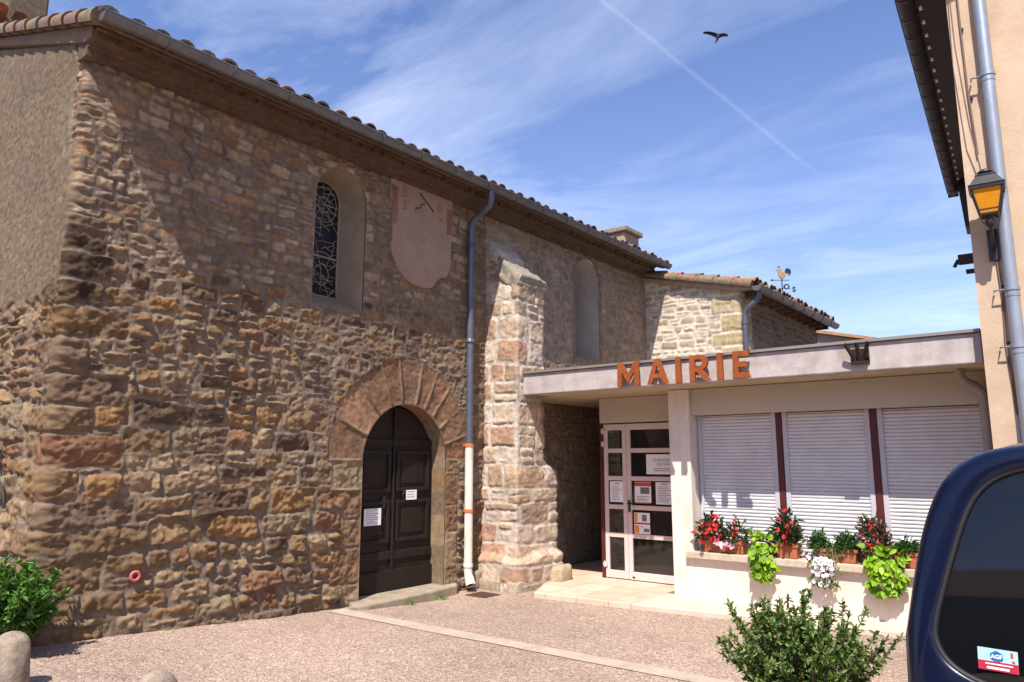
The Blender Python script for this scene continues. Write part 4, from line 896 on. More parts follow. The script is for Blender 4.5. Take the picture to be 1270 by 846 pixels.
def hg(m):
    n = 10
    for j0 in range(1):
        rws = [[(-.40 + .085 * math.cos(math.pi + math.pi * i / n), -.65 + 8.65 * j / 24, 6.62 + .085 * math.sin(math.pi + math.pi * i / n)) for i in range(n + 1)] for j in range(25)]
        m.grid(rws); m.grid([[(x * .92 - .032, y, z + .004) for x, y, z in r] for r in rws][::-1])
    m.tube([(-.485, -.65, 6.62), (-.485, 8.0, 6.62)], .012, 8); m.box((-.485, 7.996, 6.53), (-.31, 8.0, 6.62))
hgut = hb('gutter', M_EAVEB, hg)
for j in range(20):
    y = -.5 + .43 * j; hb('gutter_bracket', M_ZINC, lambda m: m.tube([(-.40 + .092 * math.cos(math.pi + math.pi * i / 10), y, 6.62 + .092 * math.sin(math.pi + math.pi * i / 10)) for i in range(11)], .006, 5), parent=hgut)
hb('eave_return', M_EAVEB, lambda m: m.prism([(-.30, 6.62), (-.24, 5.75), (0, 5.75), (0, 6.62)], 7.4, 7.95, lambda x, z, y: (x, y, z)))
for i in range(26):
    hb('eave_light_dot', M_PAPER, lambda m: m.box((-.285, -.5 + i * .32, 6.595), (-.255, -.44 + i * .32, 6.618)), parent=hgut)  # daylight showing between gutter and tiles, put in as pale boxes
def hdp(m): m.tube([(.26, -.085, 8.2), (.26, -.085, .0)], .052, 16)
hp = hb('downpipe', M_ZINC_L, hdp)
for z in (7.3, 5.05, 3.05, 2.55, 1.2):
    hb('pipe_clamp', M_ZINC_L, lambda m: (m.tube([(.26, -.085, z), (.26, -.085, z + .03)], .062, 16), m.tube([(.13, -.02, z + .015), (.13, -.085, z + .015), (.26, -.085, z + .015)], .008, 6), m.tube([(.26, -.085, z - .05), (.26, -.085, z - .012)], .056, 16)), parent=hp)
hb('cable', M_CABLE, lambda m: (m.tube([(.05, -.012, 8.0), (.06, -.014, 7.0), (.09, -.016, 6.0), (.095, -.016, 5.0), (.12, -.03, 4.35)], .009, 6),
    m.tube([(.02, -.010, 7.6), (.03, -.03, 6.2), (.035, -.10, 5.4), (.08, -.12, 4.6), (.14, -.05, 4.1)], .006, 6),
    m.tube([(.17, -.014, 3.45), (.185, -.016, 3.0), (.17, -.014, 2.6), (.19, -.014, 2.2), (.20, -.014, 1.95)], .010, 6)))
hb('cable_conduit', M_ZINC_L, lambda m: m.tube([(.20, -.02, 1.98), (.20, -.02, .2)], .016, 8))
hb('cable_clip', M_DRUST, lambda m: [m.box((x, -.02, z), (x + .03, -.0, z + .02)) for x, z in ((.085, 5.6), (.10, 4.9), (.18, 3.1), (.17, 2.6))])
hb('side_bracket', M_IRON, lambda m: (m.box((-.16, 1.1, 3.62), (0, 1.16, 3.72)), m.tube([(-.16, 1.13, 3.67), (-.20, 1.13, 3.60)], .02, 6), m.box((-.10, 1.08, 3.52), (0, 1.18, 3.55))))
# lantern
lt = thing('wall_lantern', 'black street lantern with amber glass on a wall bracket of the ochre house', 'street lamp', (-.55, 7.25, 3.6))
LX, LY = .16, -.272; TL = TH @ Matrix.Translation((LX, LY, 3.66)) @ Matrix.Scale(.86, 4)
def lb(name, mtl, fn, bevel=0, parent=lt):
    m = MB(); fn(m); return m.build(name, mtl, parent, bevel, tm=TL)
def frustum(m, z0, w0, z1, w1): m.hexa([(-w0, -w0, z0), (w0, -w0, z0), (w0, w0, z0), (-w0, w0, z0), (-w1, -w1, z1), (w1, -w1, z1), (w1, w1, z1), (-w1, w1, z1)])
glass = lb('lamp_glass', M_LAMPG, lambda m: frustum(m, .055, .078, .300, .128))
lb('lamp_bulb', M_OR, lambda m: m.lathe([(0, .1), (.02, .11), (.04, .17), (.03, .22), (0, .24)], (0, 0, 0), 12), parent=glass)
def lfr(m):
    for sx in (-1, 1):
        for sy in (-1, 1): m.tube([(sx * .080, sy * .080, .05), (sx * .131, sy * .131, .305)], .009, 6)
    frustum(m, .03, .075, .054, .082); frustum(m, .301, .150, .330, .152)
    for s_ in (-1, 1):
        m.box((-.083, s_ * .083 - .004, .085), (.083, s_ * .083 + .004, .098)); m.box((s_ * .083 - .004, -.083, .085), (s_ * .083 + .004, .083, .098))
lb('lamp_frame', M_LAMPM, lfr)
lb('lamp_roof', M_LAMPM, lambda m: (frustum(m, .331, .158, .345, .158), frustum(m, .346, .145, .445, .085), frustum(m, .446, .092, .458, .092), m.lathe([(.03, .455), (.055, .475), (.075, .49), (.07, .505), (.04, .525), (0, .53)], (0, 0, 0), 18)), bevel=.003)
lb('lamp_arm', M_LAMPM, lambda m: (m.lathe([(0, -.075), (.03, -.075), (.045, -.05), (.05, -.01), (.03, .0), (.045, .03), (0, .032)], (0, 0, 0), 14),
    m.tube([(0, 0, -.04), (0, .02, -.12), (0, .14, -.20), (0, .30, -.26)], .018, 8), m.tube([(0, 0, -.05), (0, .12, -.06), (0, .30, -.08)], .016, 8), m.box((-.045, .275, -.36), (.045, .315, -.03))), bevel=.004)
lb('lamp_cable', M_CABLE, lambda m: m.tube([(.0, .03, -.06), (-.05, .15, -.0), (-.08, .29, .08)], .006, 5))

# ------------------------------------------------------------------ van
VH = R(-6.2)
van = thing('parked_van', 'dark navy blue van seen from behind, with a small sticker in its rear window', 'van', (.2, 2.77, -.06))
TV = Matrix.Translation((.2, 2.77, 0)) @ Matrix.Rotation(R(90) + VH, 4, 'Z')     # local x forward, y left, z up
NV = 120
def ht(x):                                                                     # roof height along the van
    if x < 2.5: return 1.66 + .03 * math.sin(math.pi * min(x / 2.5, 1)) 
    if x < 3.15: return 1.66 - (x - 2.5) / .65 * .62
    return 1.065 - (x - 3.15) * .16
def body_ring(x, k=1.0, zc=.98, xs=None, n=6.5):
    top = ht(x); zb = .27; c = zc if top > 1.3 else .66; pts = []
    for i in range(NV):
        a = 2 * math.pi * i / NV; ca, sa = math.cos(a), math.sin(a); b = (top - c) if sa > 0 else (c - zb)
        z = c + k * b * math.copysign(abs(sa) ** (2 / n), sa); w = .82 * (1 - .27 * max(0, z - .95) ** 1.35) - (.05 if x > 3.4 else 0)
        y = k * w * math.copysign(abs(ca) ** (2 / n), ca); pts.append((y, z))
    return pts
def rear_x(z): return .20 * max(0, z - .92) ** 1.1
def win_ring(k=1.0):
    pts = []; zc, hh = 1.235, .355
    for i in range(NV):
        a = 2 * math.pi * i / NV; ca, sa = math.cos(a), math.sin(a); z = zc + k * hh * math.copysign(abs(sa) ** (2 / 5.5), sa)
        w = .715 - .32 * max(0, z - 1.02) ** 1.15; pts.append((k * w * math.copysign(abs(ca) ** (2 / 5.5), ca), z))
    return pts
br_ = body_ring(.0); wr = win_ring()
def blend(A, B, t): return [(a[0] + (b[0] - a[0]) * t, a[1] + (b[1] - a[1]) * t) for a, b in zip(A, B)]
rings = [[(rear_x(z) + .022, y, z) for y, z in win_ring(.985)], [(rear_x(z) + .003, y, z) for y, z in wr], [(rear_x(z) - .004, y, z) for y, z in win_ring(1.02)]]
for t, xo in ((.35, -.012), (.62, -.006), (.80, .012), (.90, .034), (.96, .066), (.99, .11)): 
    rings.append([(rear_x(z) + xo + (.0), y, z) for y, z in blend(win_ring(1.02), br_, t)])
rings.append([(rear_x(z) + .17, y, z) for y, z in br_])
for x in (.5, .9, 1.3, 1.7, 2.1, 2.4, 2.55, 2.75, 2.95, 3.15, 3.3, 3.5, 3.7, 3.85): rings.append([(x, y, z) for y, z in body_ring(x)])
for k, xx in ((.96, 3.94), (.85, 3.99), (.5, 4.01), (.02, 4.015)): rings.append([(xx, y * k, .62 + (z - .62) * k) for y, z in body_ring(3.85)])
m = MB(); m.grid(rings, closed=True); vb_ = m.build('body', M_CARB, van, tm=TV)
m = MB(); gr = [[(rear_x(z) + .016 - .010 * (1 - k * k), y, z) for y, z in win_ring(k * .99)] for k in (.02, .3, .6, .85, .95, 1.0)]; m.grid(gr, closed=True); rw = m.build('rear_window', M_CGLASS, van, tm=TV)
m = MB(); m.tube([(rear_x(z) + .012, y, z) for y, z in wr + wr[:1]], .011, 6, cap=False); m.build('window_seal', M_RUBBER, rw, tm=TV)
m = MB(); m.grid([[(rear_x(1.66) + x, y, z + .012 - .05 * (abs(y) / .56) ** 4) for y in [-.56 + .07 * k for k in range(17)]] for x, z in ((.30, ht(.3)), (.16, 1.66), (.06, 1.648), (.05, 1.63), (.10, 1.625))]); m.build('roof_spoiler', M_CARB, van, tm=TV)
for s_ in (-1, 1):
    def side(x0, x1, z0, z1, off=.004):
        rows = []
        for i in range(7):
            x = x0 + (x1 - x0) * i / 6; rows.append([(x, s_ * (.82 * (1 - .27 * max(0, z - .95) ** 1.35) * (1 - abs((z - .98) / .72) ** 4.6 * .22) + off), z) for z in [z0 + (z1 - z0) * j / 6 for j in range(7)]])
        return rows if s_ > 0 else rows[::-1]
    for x0, x1 in ((.45, 1.35), (1.45, 2.35)):
        m = MB(); m.grid(side(x0, x1, 1.06, 1.50)); m.build('side_window', M_CGLASS, van, tm=TV)
    m = MB(); m.box((.02, s_ * .64, .42), (.20, s_ * .79, .80)); m.build('tail_light', mat('red_lens', (.35, .02, .015), .2), van, bevel=.03, tm=TV)
    m = MB(); m.box((3.80, s_ * .45, .62), (3.99, s_ * .75, .80)); m.build('headlight', M_CGLASS, van, bevel=.03, tm=TV)
    m = MB(); m.box((2.35, s_ * .80, 1.08), (2.47, s_ * 1.0, 1.24)); m.build('mirror', M_RUBBER, van, bevel=.03, tm=TV)
    for x in (.72, 3.15):
        TW = TV @ Matrix.Translation((x, s_ * .72, .25)) @ Matrix.Rotation(R(90), 4, 'X')
        m = MB(); m.lathe([(.20, -.10), (.29, -.10), (.31, -.07), (.31, .07), (.29, .10), (.20, .10)], (0, 0, 0), 32); ty = m.build('wheel', M_RUBBER, van, tm=TW)
        m = MB(); m.lathe([(0, -.06), (.19, -.07), (.205, -.10), (.205, .10), (.19, .07), (0, .06)], (0, 0, 0), 24); m.build('rim', M_ZINC_L, ty, tm=TW)
m = MB(); m.box((-.06, -.80, .33), (.12, .80, .52)); m.build('bumper', M_RUBBER, van, bevel=.05, tm=TV)
m = MB(); m.box((-.020, -.26, .66), (.03, .26, .77)); m.build('number_plate', M_PAPER, van, bevel=.004, tm=TV)
# sticker on the rear window
m = MB(); sy0, sy1, sz0, sz1 = .474, .582, .948, 1.012
def gx(z, e=0): return rear_x(z) + .006 - e
def spatch(m, y0, y1, z0, z1, e): m.hexa([(gx(z0, e), y1, z0), (gx(z0, e), y0, z0), (gx(z0, e - .002), y0, z0), (gx(z0, e - .002), y1, z0), (gx(z1, e), y1, z1), (gx(z1, e), y0, z1), (gx(z1, e - .002), y0, z1), (gx(z1, e - .002), y1, z1)])
spatch(m, sy0, sy1, sz0, sz1, .004); skr = thing('window_sticker', 'small pale and red insurance sticker low in the rear window of the van', 'sticker', tuple(TV @ Vector((0, .52, .94))))
M_STK = mat('pale_cyan_sticker', (.33, .55, .56), .4, .03); m.build('sheet', M_STK, skr, tm=TV)
m = MB(); spatch(m, sy0, sy1, sz0, sz0 + .027, .0052); m.build('red_band', mat('sticker_red', (.38, .02, .045), .4, .03), skr, tm=TV)
m = MB(); hx = [(.530 + .019 * math.cos(R(60 * i + 30)), 0.990 + .018 * math.sin(R(60 * i + 30))) for i in range(6)]
m.prism(hx, gx(.989, .0068), gx(.989, .0050), lambda y, z, x: (x, y, z)); m.build('hexagon_mark', mat('sticker_blue', (.015, .13, .36), .4, .03), skr, tm=TV)
VT = TV @ Matrix(((0, 0, -1, 0), (-1, 0, 0, 0), (0, 1, 0, 0), (0, 0, 0, 1)))
def stxt(body, size, y, z, mt, b=.0): text_obj('print', body, size, TV @ Matrix.Translation((gx(z, .0078), y, z)) @ Matrix(((0, 0, -1, 0), (-1, 0, 0, 0), (0, 1, 0, 0), (0, 0, 0, 1))), mt, skr, .0003, bold=b)
stxt('AGF', .0165, .530, .990, M_PAPER, .0006)
m = MB()
for i, z in enumerate((.966, .953)): spatch(m, .488 + .01 * i, .562 - .004 * i, z, z + (.003 if i == 0 else .006), .0062)
m.build('print', M_PAPER, skr, tm=TV)
m = MB(); spatch(m, .486, .493, .992, 1.007, .0052); spatch(m, .482, .490, .978, .984, .0052); m.build('print', M_RED, skr, tm=TV)

# ------------------------------------------------------------------ plants
def leaves(name, C, Dr, L, W, cols, mtl, parent, rs, fold=.25, up=None):
    """one mesh of many small pointed leaves; C centres (base), Dr directions, per-leaf length and width"""
    n = len(C); Dr = Dr / np.linalg.norm(Dr, axis=1, keepdims=True)
    rv_ = rs.normal(size=(n, 3)) * .6 + (np.array((0, 0, 1.0)) if up is None else up)
    sd = np.cross(Dr, rv_); sd /= np.maximum(np.linalg.norm(sd, axis=1, keepdims=True), 1e-6); nn = np.cross(sd, Dr)
    L = np.broadcast_to(L, n)[:, None]; W = np.broadcast_to(W, n)[:, None]
    mid = C + Dr * L * .5 - nn * L * .02; droop = nn * L * -.10
    V = np.stack([C, C + Dr * L * .30 + sd * W * .5 + nn * W * fold, C + Dr * L * .68 + sd * W * .42 + nn * W * fold + droop * .4, C + Dr * L + droop,
                  C + Dr * L * .68 - sd * W * .42 + nn * W * fold + droop * .4, C + Dr * L * .30 - sd * W * .5 + nn * W * fold], 1).reshape(-1, 3)
    b = np.arange(n)[:, None] * 6; Fq = np.concatenate([b + np.array([[0, 1, 2, 3]]), b + np.array([[0, 3, 4, 5]])], 0)
    return np_mesh(name, V, Fq, mtl, parent, np.repeat(cols, 6, 0))
def pick(rs, n, pal, v=.25):
    p = np.array(pal)[rs.randint(len(pal), size=n)]; return np.clip(p * rs.uniform(1 - v, 1 + v, size=(n, 1)), 0, 1)
def flowers(name, C, Nrm, size, pal, parent, rs, petals=5):
    if 1 < len(C) <= 40:
        for i in range(len(C)): flowers(name, C[i:i + 1], Nrm[i:i + 1], size * rs.uniform(.8, 1.15), pal, parent, rs, petals)
        return
    n = len(C); Nrm = Nrm / np.linalg.norm(Nrm, axis=1, keepdims=True); t = np.cross(Nrm, rs.normal(size=(n, 3))); t /= np.linalg.norm(t, axis=1, keepdims=True); b = np.cross(Nrm, t)
    CC = []; DD = []
    for k in range(petals):
        a = 2 * math.pi * k / petals; CC.append(C); DD.append(t * math.cos(a) + b * math.sin(a) + Nrm * .25)
    col_ = pick(rs, n, pal, .12); up = np.tile(Nrm, (petals, 1))
    return leaves(name, np.concatenate(CC), np.concatenate(DD), size * .55, size * .48, np.tile(col_, (petals, 1)), M_PETAL, parent, rs, .02, up)
def shrub(name, label, cat, base, H, Wd, nst, nlf, L, Wl, pal, seed, lean=(0, 0), blooms=None, flat=1.0):
    rs = np.random.RandomState(seed); t = thing(name, label, cat, base); B = np.array(base); C = []; Dr = []; sm = MB(); tips = []
    for i in range(nst):
        a = rs.uniform(0, 2 * math.pi); rr = math.sqrt(rs.uniform(0, 1)); hgt = H * (1 - .26 * rr ** 2) * rs.uniform(.72, 1.06)
        tip = B + np.array((math.cos(a) * rr * Wd / 2 + lean[0], math.sin(a) * rr * Wd / 2 * flat + lean[1], hgt)); b0 = B + np.array((math.cos(a) * rr * .12, math.sin(a) * rr * .12, 0))
        ctrl = b0 + (tip - b0) * .5 + np.array((-(tip - b0)[0] * .12, -(tip - b0)[1] * .12, .08 * H)) + rs.normal(size=3) * .02
        P_ = [(1 - u) ** 2 * b0 + 2 * u * (1 - u) * ctrl + u * u * tip for u in np.linspace(0, 1, 9)]
        sm.tube(P_, [.010 * H * (1 - .75 * u) + .0012 for u in np.linspace(0, 1, 9)], 5, cap=False); tips.append((tip, P_[-1] - P_[-2]))
        subs = [(P_, 1.0)]
        for q in range(3):
            u = rs.uniform(.35, .85); p0 = np.array(P_[int(u * 8)]); dr = rs.normal(size=3) * .5 + np.array((0, 0, .75)); dr /= np.linalg.norm(dr); ln = H * rs.uniform(.14, .28)
            P2 = [p0 + dr * ln * s_ for s_ in np.linspace(0, 1, 5)]; sm.tube(P2, .0022, 4, cap=False); subs.append((P2, .5)); tips.append((P2[-1], dr))
        for P2, wgt in subs:
            P2 = np.array(P2); m_ = int(nlf * wgt); u = rs.uniform(.25 if wgt == 1 else .1, 1, m_) * (len(P2) - 1); k = np.minimum(u.astype(int), len(P2) - 2); f = (u - k)[:, None]
            p = P2[k] * (1 - f) + P2[k + 1] * f; d = (P2[k + 1] - P2[k]); d /= np.linalg.norm(d, axis=1, keepdims=True)
            C.append(p); Dr.append(d * .6 + rs.normal(size=(m_, 3)) * .6)
    C = np.concatenate(C); Dr = np.concatenate(Dr); n = len(C)
    sm.build('stem', M_STEM, t)
    leaves('foliage', C, Dr, L * rs.uniform(.6, 1.2, n), Wl * rs.uniform(.7, 1.2, n), pick(rs, n, pal), M_LEAF, t, rs)
    if blooms:
        nb, size, bp = blooms; k = rs.choice(len(tips), min(nb, len(tips)), replace=False)
        fc = np.array([tips[i][0] for i in k]); fn = np.array([tips[i][1] for i in k]) + rs.normal(size=(len(k), 3)) * .02
        flowers('flower', fc, fn, size, bp, t, rs)
    return t
GRN = [(.12, .21, .04), (.15, .26, .05), (.08, .145, .03), (.18, .27, .07), (.12, .18, .055), (.17, .19, .07)]
shrub('shrub', 'leafy dark green oleander like shrub with few pink buds in front of the flower boxes', 'shrub', (-1.52, 4.62, -.04), 0.84, 1.12, 62, 105, .044, .0165, GRN, 3, blooms=(26, .026, [(.5, .16, .26), (.42, .2, .25), (.35, .22, .12)]))
shrub('shrub', 'bright green flowering shrub at the foot of the church corner behind a stone bollard', 'shrub', (-6.42, 2.05, .14), .74, .74, 40, 60, .07, .022, [(.08, .19, .02), (.11, .25, .03), (.055, .13, .02), (.14, .27, .05)], 5, blooms=(5, .05, [(.5, .06, .42), (.42, .08, .5)]))
# planters on the sill, each pot with its own plant
SZ = .536; SYP = CYF + .06
def pot(t, x0, x1, h=.14, d=.145, yc=SYP):
    w = .018; m = MB(); zt = SZ + h
    def ring(s_, z): return [(x0 + s_ * (1 - (z - SZ) / h) * .02, yc - d / 2 + s_ * (1 - (z - SZ) / h) * .012, z), (x1 - s_ * (1 - (z - SZ) / h) * .02, yc - d / 2 + s_ * (1 - (z - SZ) / h) * .012, z), (x1 - s_ * (1 - (z - SZ) / h) * .02, yc + d / 2, z), (x0 + s_ * (1 - (z - SZ) / h) * .02, yc + d / 2, z)]
    b, tp = ring(1, SZ + .001), ring(1, zt); m.hexa(b + tp); m.build('pot', M_TERRA, t, bevel=.008)
    m = MB(); m.box((x0 - .008, yc - d / 2 - .008, zt - .03), (x1 + .008, yc - d / 2 + .006, zt + .004)); m.box((x0 - .008, yc + d / 2 - .006, zt - .03), (x1 + .008, yc + d / 2 + .008, zt + .004)); m.box((x0 - .008, yc - d / 2 + .006, zt - .03), (x0 + .006, yc + d / 2 - .006, zt + .004)); m.box((x1 - .006, yc - d / 2 + .006, zt - .03), (x1 + .008, yc + d / 2 - .006, zt + .004)); m.build('rim', M_TERRA, t, bevel=.004)
def bush(t, cx, cy, z0, w, h, n, L, Wl, pal, rs, d=.2, stems=10):
    P_ = rs.normal(size=(n, 3)); P_ /= np.linalg.norm(P_, axis=1, keepdims=True); q = rs.uniform(.35, 1, (n, 1)) ** .5
    lump = 1 + .35 * np.sin(P_[:, :1] * 5 + rs.rand() * 6) * np.cos(P_[:, 1:2] * 4 + P_[:, 2:] * 5)
    P_[:, 2] = np.abs(P_[:, 2]) ; C = P_ * q * lump * np.array((w / 2, d / 2, h)) + np.array((cx, cy, z0)); Dr = P_ * .9 + rs.normal(size=(n, 3)) * .5 + np.array((0, -.15, .15))
    leaves('foliage', C, Dr, L * rs.uniform(.6, 1.25, n), Wl * rs.uniform(.7, 1.2, n), pick(rs, n, pal), M_LEAF, t, rs)
    s = MB()
    for i in range(stems):
        k = rs.randint(n); s.tube([(cx + rs.uniform(-.25, .25) * w, cy + rs.uniform(-.03, .03), z0 - .02), tuple((C[k] + np.array((cx, cy, z0))) / 2 + np.array((0, 0, .02))), tuple(C[k])], .003, 4, cap=False)
    s.build('stem', M_STEM, t); return C, P_
def bush_flowers(t, C, P_, k, size, pal, rs, zmin=.0):
    sc = P_[:, 2] * .4 - P_[:, 1] * .8 + rs.uniform(0, .8, len(C)); i = np.argsort(-sc)[:k * 3]; i = i[rs.permutation(len(i))[:k]]
    flowers('flower', C[i] + P_[i] * .025, P_[i] * .6 + np.array((.25, -.8, .35)) + rs.normal(size=(len(i), 3)) * .25, size, pal, t, rs)
RED = [(.66, .015, .02), (.75, .03, .03), (.58, .01, .02)]
DKG = [(.035, .065, .025), (.05, .085, .03), (.06, .06, .03), (.045, .09, .035)]
grp = 'planted terracotta boxes on the window sill'
t = thing('flower_box', 'long terracotta box with dense red impatiens and pink star flowers nearest the pillar', 'flower box', (-3.54, SYP, SZ), grp); rs = np.random.RandomState(31)
pot(t, -3.80, -3.30); C, P_ = bush(t, -3.70, SYP - .03, SZ + .13, .36, .27, 300, .075, .032, DKG, rs, .28); bush_flowers(t, C, P_, 34, .060, RED, rs)
C, P_ = bush(t, -3.40, SYP - .02, SZ + .13, .30, .22, 200, .07, .028, DKG + [(.09, .14, .05)], rs, .26); bush_flowers(t, C, P_, 7, .05, RED, rs)
fc = np.array([(-3.60, SYP - .12, SZ + .13), (-3.53, SYP - .13, SZ + .10), (-3.47, SYP - .14, SZ + .115), (-3.42, SYP - .12, SZ + .10)]); 
for q_ in fc: flowers('flower', q_[None], np.array([(.3, -1, .2)]), .085, [(.80, .35, .45), (.85, .55, .62)], t, rs)
t = thing('flower_box', 'small terracotta box with red impatiens beside the first lime green trailing plant', 'flower box', (-2.78, SYP, SZ), grp); rs = np.random.RandomState(32)
pot(t, -2.945, -2.70, .15); C, P_ = bush(t, -2.83, SYP - .01, SZ + .14, .33, .34, 300, .08, .032, DKG, rs, .26); bush_flowers(t, C, P_, 12, .055, RED, rs)
def trailing(name, label, cat, cx, w, z1, z0, n, L, Wl, pal, seed, group=None, blooms=None, y0=CYF - .09, bulge=.09):
    rs = np.random.RandomState(seed); t = thing(name, label, cat, (cx, SYP, SZ), group); pot(t, cx - w * .36, cx + w * .36, .13)
    u = rs.uniform(0, 1, n); sg = rs.uniform(-1, 1, n); top = z1; z = z1 + (z0 - z1) * u
    lob = 1 - .30 * u ** 2 + .10 * np.sin(z * 23 + seed); x = cx + sg * w / 2 * lob + .02 * np.sin(z * 30)
    z = z - (1 - np.abs(sg)) * .03 * np.sin(u * 9); yb = np.where(z > SZ + .05, SYP - .04 - (z1 - z) * .45, y0) - bulge * np.sqrt(np.maximum(1 - sg ** 2, 0)) * rs.uniform(.1, 1, n) * (.4 + .6 * np.sin(np.pi * np.clip(u, .05, .95)))
    yb = np.where(u < .12, SYP - rs.uniform(-.06, .14, n), yb); C = np.stack([x, yb, z], 1)
    Dr = np.stack([sg * .45, -.45 * np.ones(n), -.9 + 1.0 * (u < .15)], 1) + rs.normal(size=(n, 3)) * .35
    up = np.stack([sg * .5 + .2, -np.ones(n), .55 * np.ones(n)], 1) + rs.normal(size=(n, 3)) * .35
    leaves('foliage', C, Dr, L * rs.uniform(.6, 1.2, n), Wl * rs.uniform(.7, 1.15, n), pick(rs, n, pal, .18), M_LEAF, t, rs, .12, up)
    s = MB()
    for i in range(7):
        xx = cx + rs.uniform(-.35, .35) * w; s.tube([(xx, SYP, SZ + .12), (xx, SYP - .12, SZ + .15), (xx + .01, y0 - .01, SZ - .02), (xx + rs.uniform(-.04, .04), y0, z0 + .12)], .004, 4, cap=False)
    s.build('stem', M_STEM, t)
    if blooms:
        k, size, bp = blooms; i = np.argsort(C[:, 1] + rs.uniform(0, .16, n))[:k]; flowers('flower', C[i] + np.array((0, -.03, 0)), np.array((.25, -.85, .45)) + rs.normal(size=(k, 3)) * .3, size, bp, t, rs)
    return t
LIME = [(.24, .42, .015), (.29, .47, .02), (.18, .35, .015), (.33, .48, .04), (.14, .28, .02)]
grl = 'trailing plants hanging over the window sill'
trailing('trailing_plant', 'narrow lime green trailing plant hanging left of the small red impatiens box', 'trailing plant', -3.05, .25, SZ + .26, .33, 260, .078, .060, LIME, 41, grl)
trailing('trailing_plant', 'broad lime green trailing plant hanging nearest the van', 'trailing plant', -1.82, .33, SZ + .20, .31, 320, .080, .062, LIME, 42, grl)
t = trailing('trailing_plant', 'white flowering petunia cascading over the sill below the middle shutter', 'trailing plant', -2.40, .30, SZ + .18, .32, 220, .05, .024, [(.07, .13, .03), (.10, .16, .05), (.14, .16, .06)], 43, grl, blooms=(34, .055, [(.88, .86, .86), (.80, .78, .80)]))
rs = np.random.RandomState(51); C, P_ = bush(t, -2.49, SYP, SZ + .13, .20, .15, 420, .05, .022, [(.05, .12, .03), (.07, .15, .035)], rs, .2)
t = thing('flower_box', 'terracotta box with fine leaved green plant and white blooms right of the petunia', 'flower box', (-2.2, SYP, SZ), grp); rs = np.random.RandomState(33)
pot(t, -2.33, -2.10, .14); C, P_ = bush(t, -2.21, SYP, SZ + .13, .24, .15, 600, .045, .02, [(.05, .13, .03), (.07, .16, .035)], rs, .22)
for q_ in np.array([(-2.05, SYP - .02, SZ + .27), (-2.10, SYP + .02, SZ + .29), (-2.0, SYP, SZ + .25), (-2.03, SYP + .03, SZ + .21), (-2.33, SYP - .06, SZ + .22)]): flowers('flower', q_[None], np.array([(.2, -.8, .5)]), .055, [(.82, .80, .84)], t, rs)
t = thing('flower_box', 'bronze leaved plant with few red blooms standing behind the broad lime plant', 'flower box', (-1.93, SYP + .02, SZ), grp); rs = np.random.RandomState(34)
pot(t, -2.06, -1.82, .13, .10, SYP + .07); C, P_ = bush(t, -1.95, SYP + .03, SZ + .16, .34, .30, 260, .085, .026, [(.12, .055, .04), (.07, .05, .03), (.09, .09, .04), (.16, .09, .06)], rs, .24); bush_flowers(t, C, P_, 7, .05, RED, rs)
t = thing('flower_box', 'terracotta box with low green plant and white bloom just left of the van', 'flower box', (-1.61, SYP, SZ), grp); rs = np.random.RandomState(35)
pot(t, -1.725, -1.50, .15); C, P_ = bush(t, -1.62, SYP, SZ + .14, .26, .13, 560, .045, .02, [(.05, .13, .03), (.08, .17, .04)], rs, .2)
for q_ in np.array([(-1.65, SYP - .02, SZ + .285), (-1.60, SYP, SZ + .28)]): flowers('flower', q_[None], np.array([(.2, -.7, .6)]), .06, [(.85, .83, .84)], t, rs)
t = thing('flower_box', 'terracotta box of red impatiens mostly hidden behind the edge of the van', 'flower box', (-1.15, SYP, SZ), grp); rs = np.random.RandomState(36)
pot(t, -1.34, -1.00, .14); C, P_ = bush(t, -1.22, SYP, SZ + .14, .34, .26, 200, .075, .03, DKG, rs, .26); bush_flowers(t, C, P_, 14, .055, RED, rs)
# weeds at the doorstep
for lab, x, y in (('small tuft of weeds at the middle of the church doorstep', -6.36, 6.05), ('small tuft of weeds at the right part of the church doorstep', -6.40, 6.62)):
    rs = np.random.RandomState(int(y * 10)); n = 26; t = thing('weed_tuft', lab, 'weed', (x, y, ground_z(x, y)))
    Cc = np.array((x, y, ground_z(x, y))) + rs.normal(size=(n, 3)) * np.array((.02, .03, .004)); leaves('foliage', Cc, rs.normal(size=(n, 3)) * .5 + np.array((0, 0, .6)), .045, .014, pick(rs, n, [(.12, .26, .03), (.16, .30, .05)]), M_LEAF, t, rs)
# bare twigs of a tree beyond the town hall roof
tr = thing('bare_tree', 'leafless fine twigs of a tree showing above the right end of the fascia', 'tree', (-1.9, 16.5, 0)); m = MB(); rs = np.random.RandomState(77); fine = MB()
m.tube([(-1.9, 16.5, -.1), (-1.95, 16.5, 1.6), (-1.85, 16.5, 3.2)], [.10, .07, .03], 8)
def branch(p, d, ln, r, lev):
    q = p + d * ln; fine.tube([tuple(p), tuple((p + q) / 2 + rs.normal(size=3) * .02 * ln), tuple(q)], [r, r * .8, r * .6], 5, cap=False)
    if lev:
        for i in range(3):
            dd = d + rs.normal(size=3) * .5 + np.array((0, 0, .12)); dd /= np.linalg.norm(dd); branch(p + d * ln * rs.uniform(.4, 1), dd, ln * rs.uniform(.5, .8), r * .6, lev - 1)
for i in range(6):
    d = np.array((rs.uniform(-.7, .7), rs.uniform(-.5, .5), .9)); branch(np.array((-1.87, 16.5, 2.9)), d / np.linalg.norm(d), .62, .014, 3)
m.build('trunk', M_STEM, tr); fine.build('twig', M_STEM, tr)

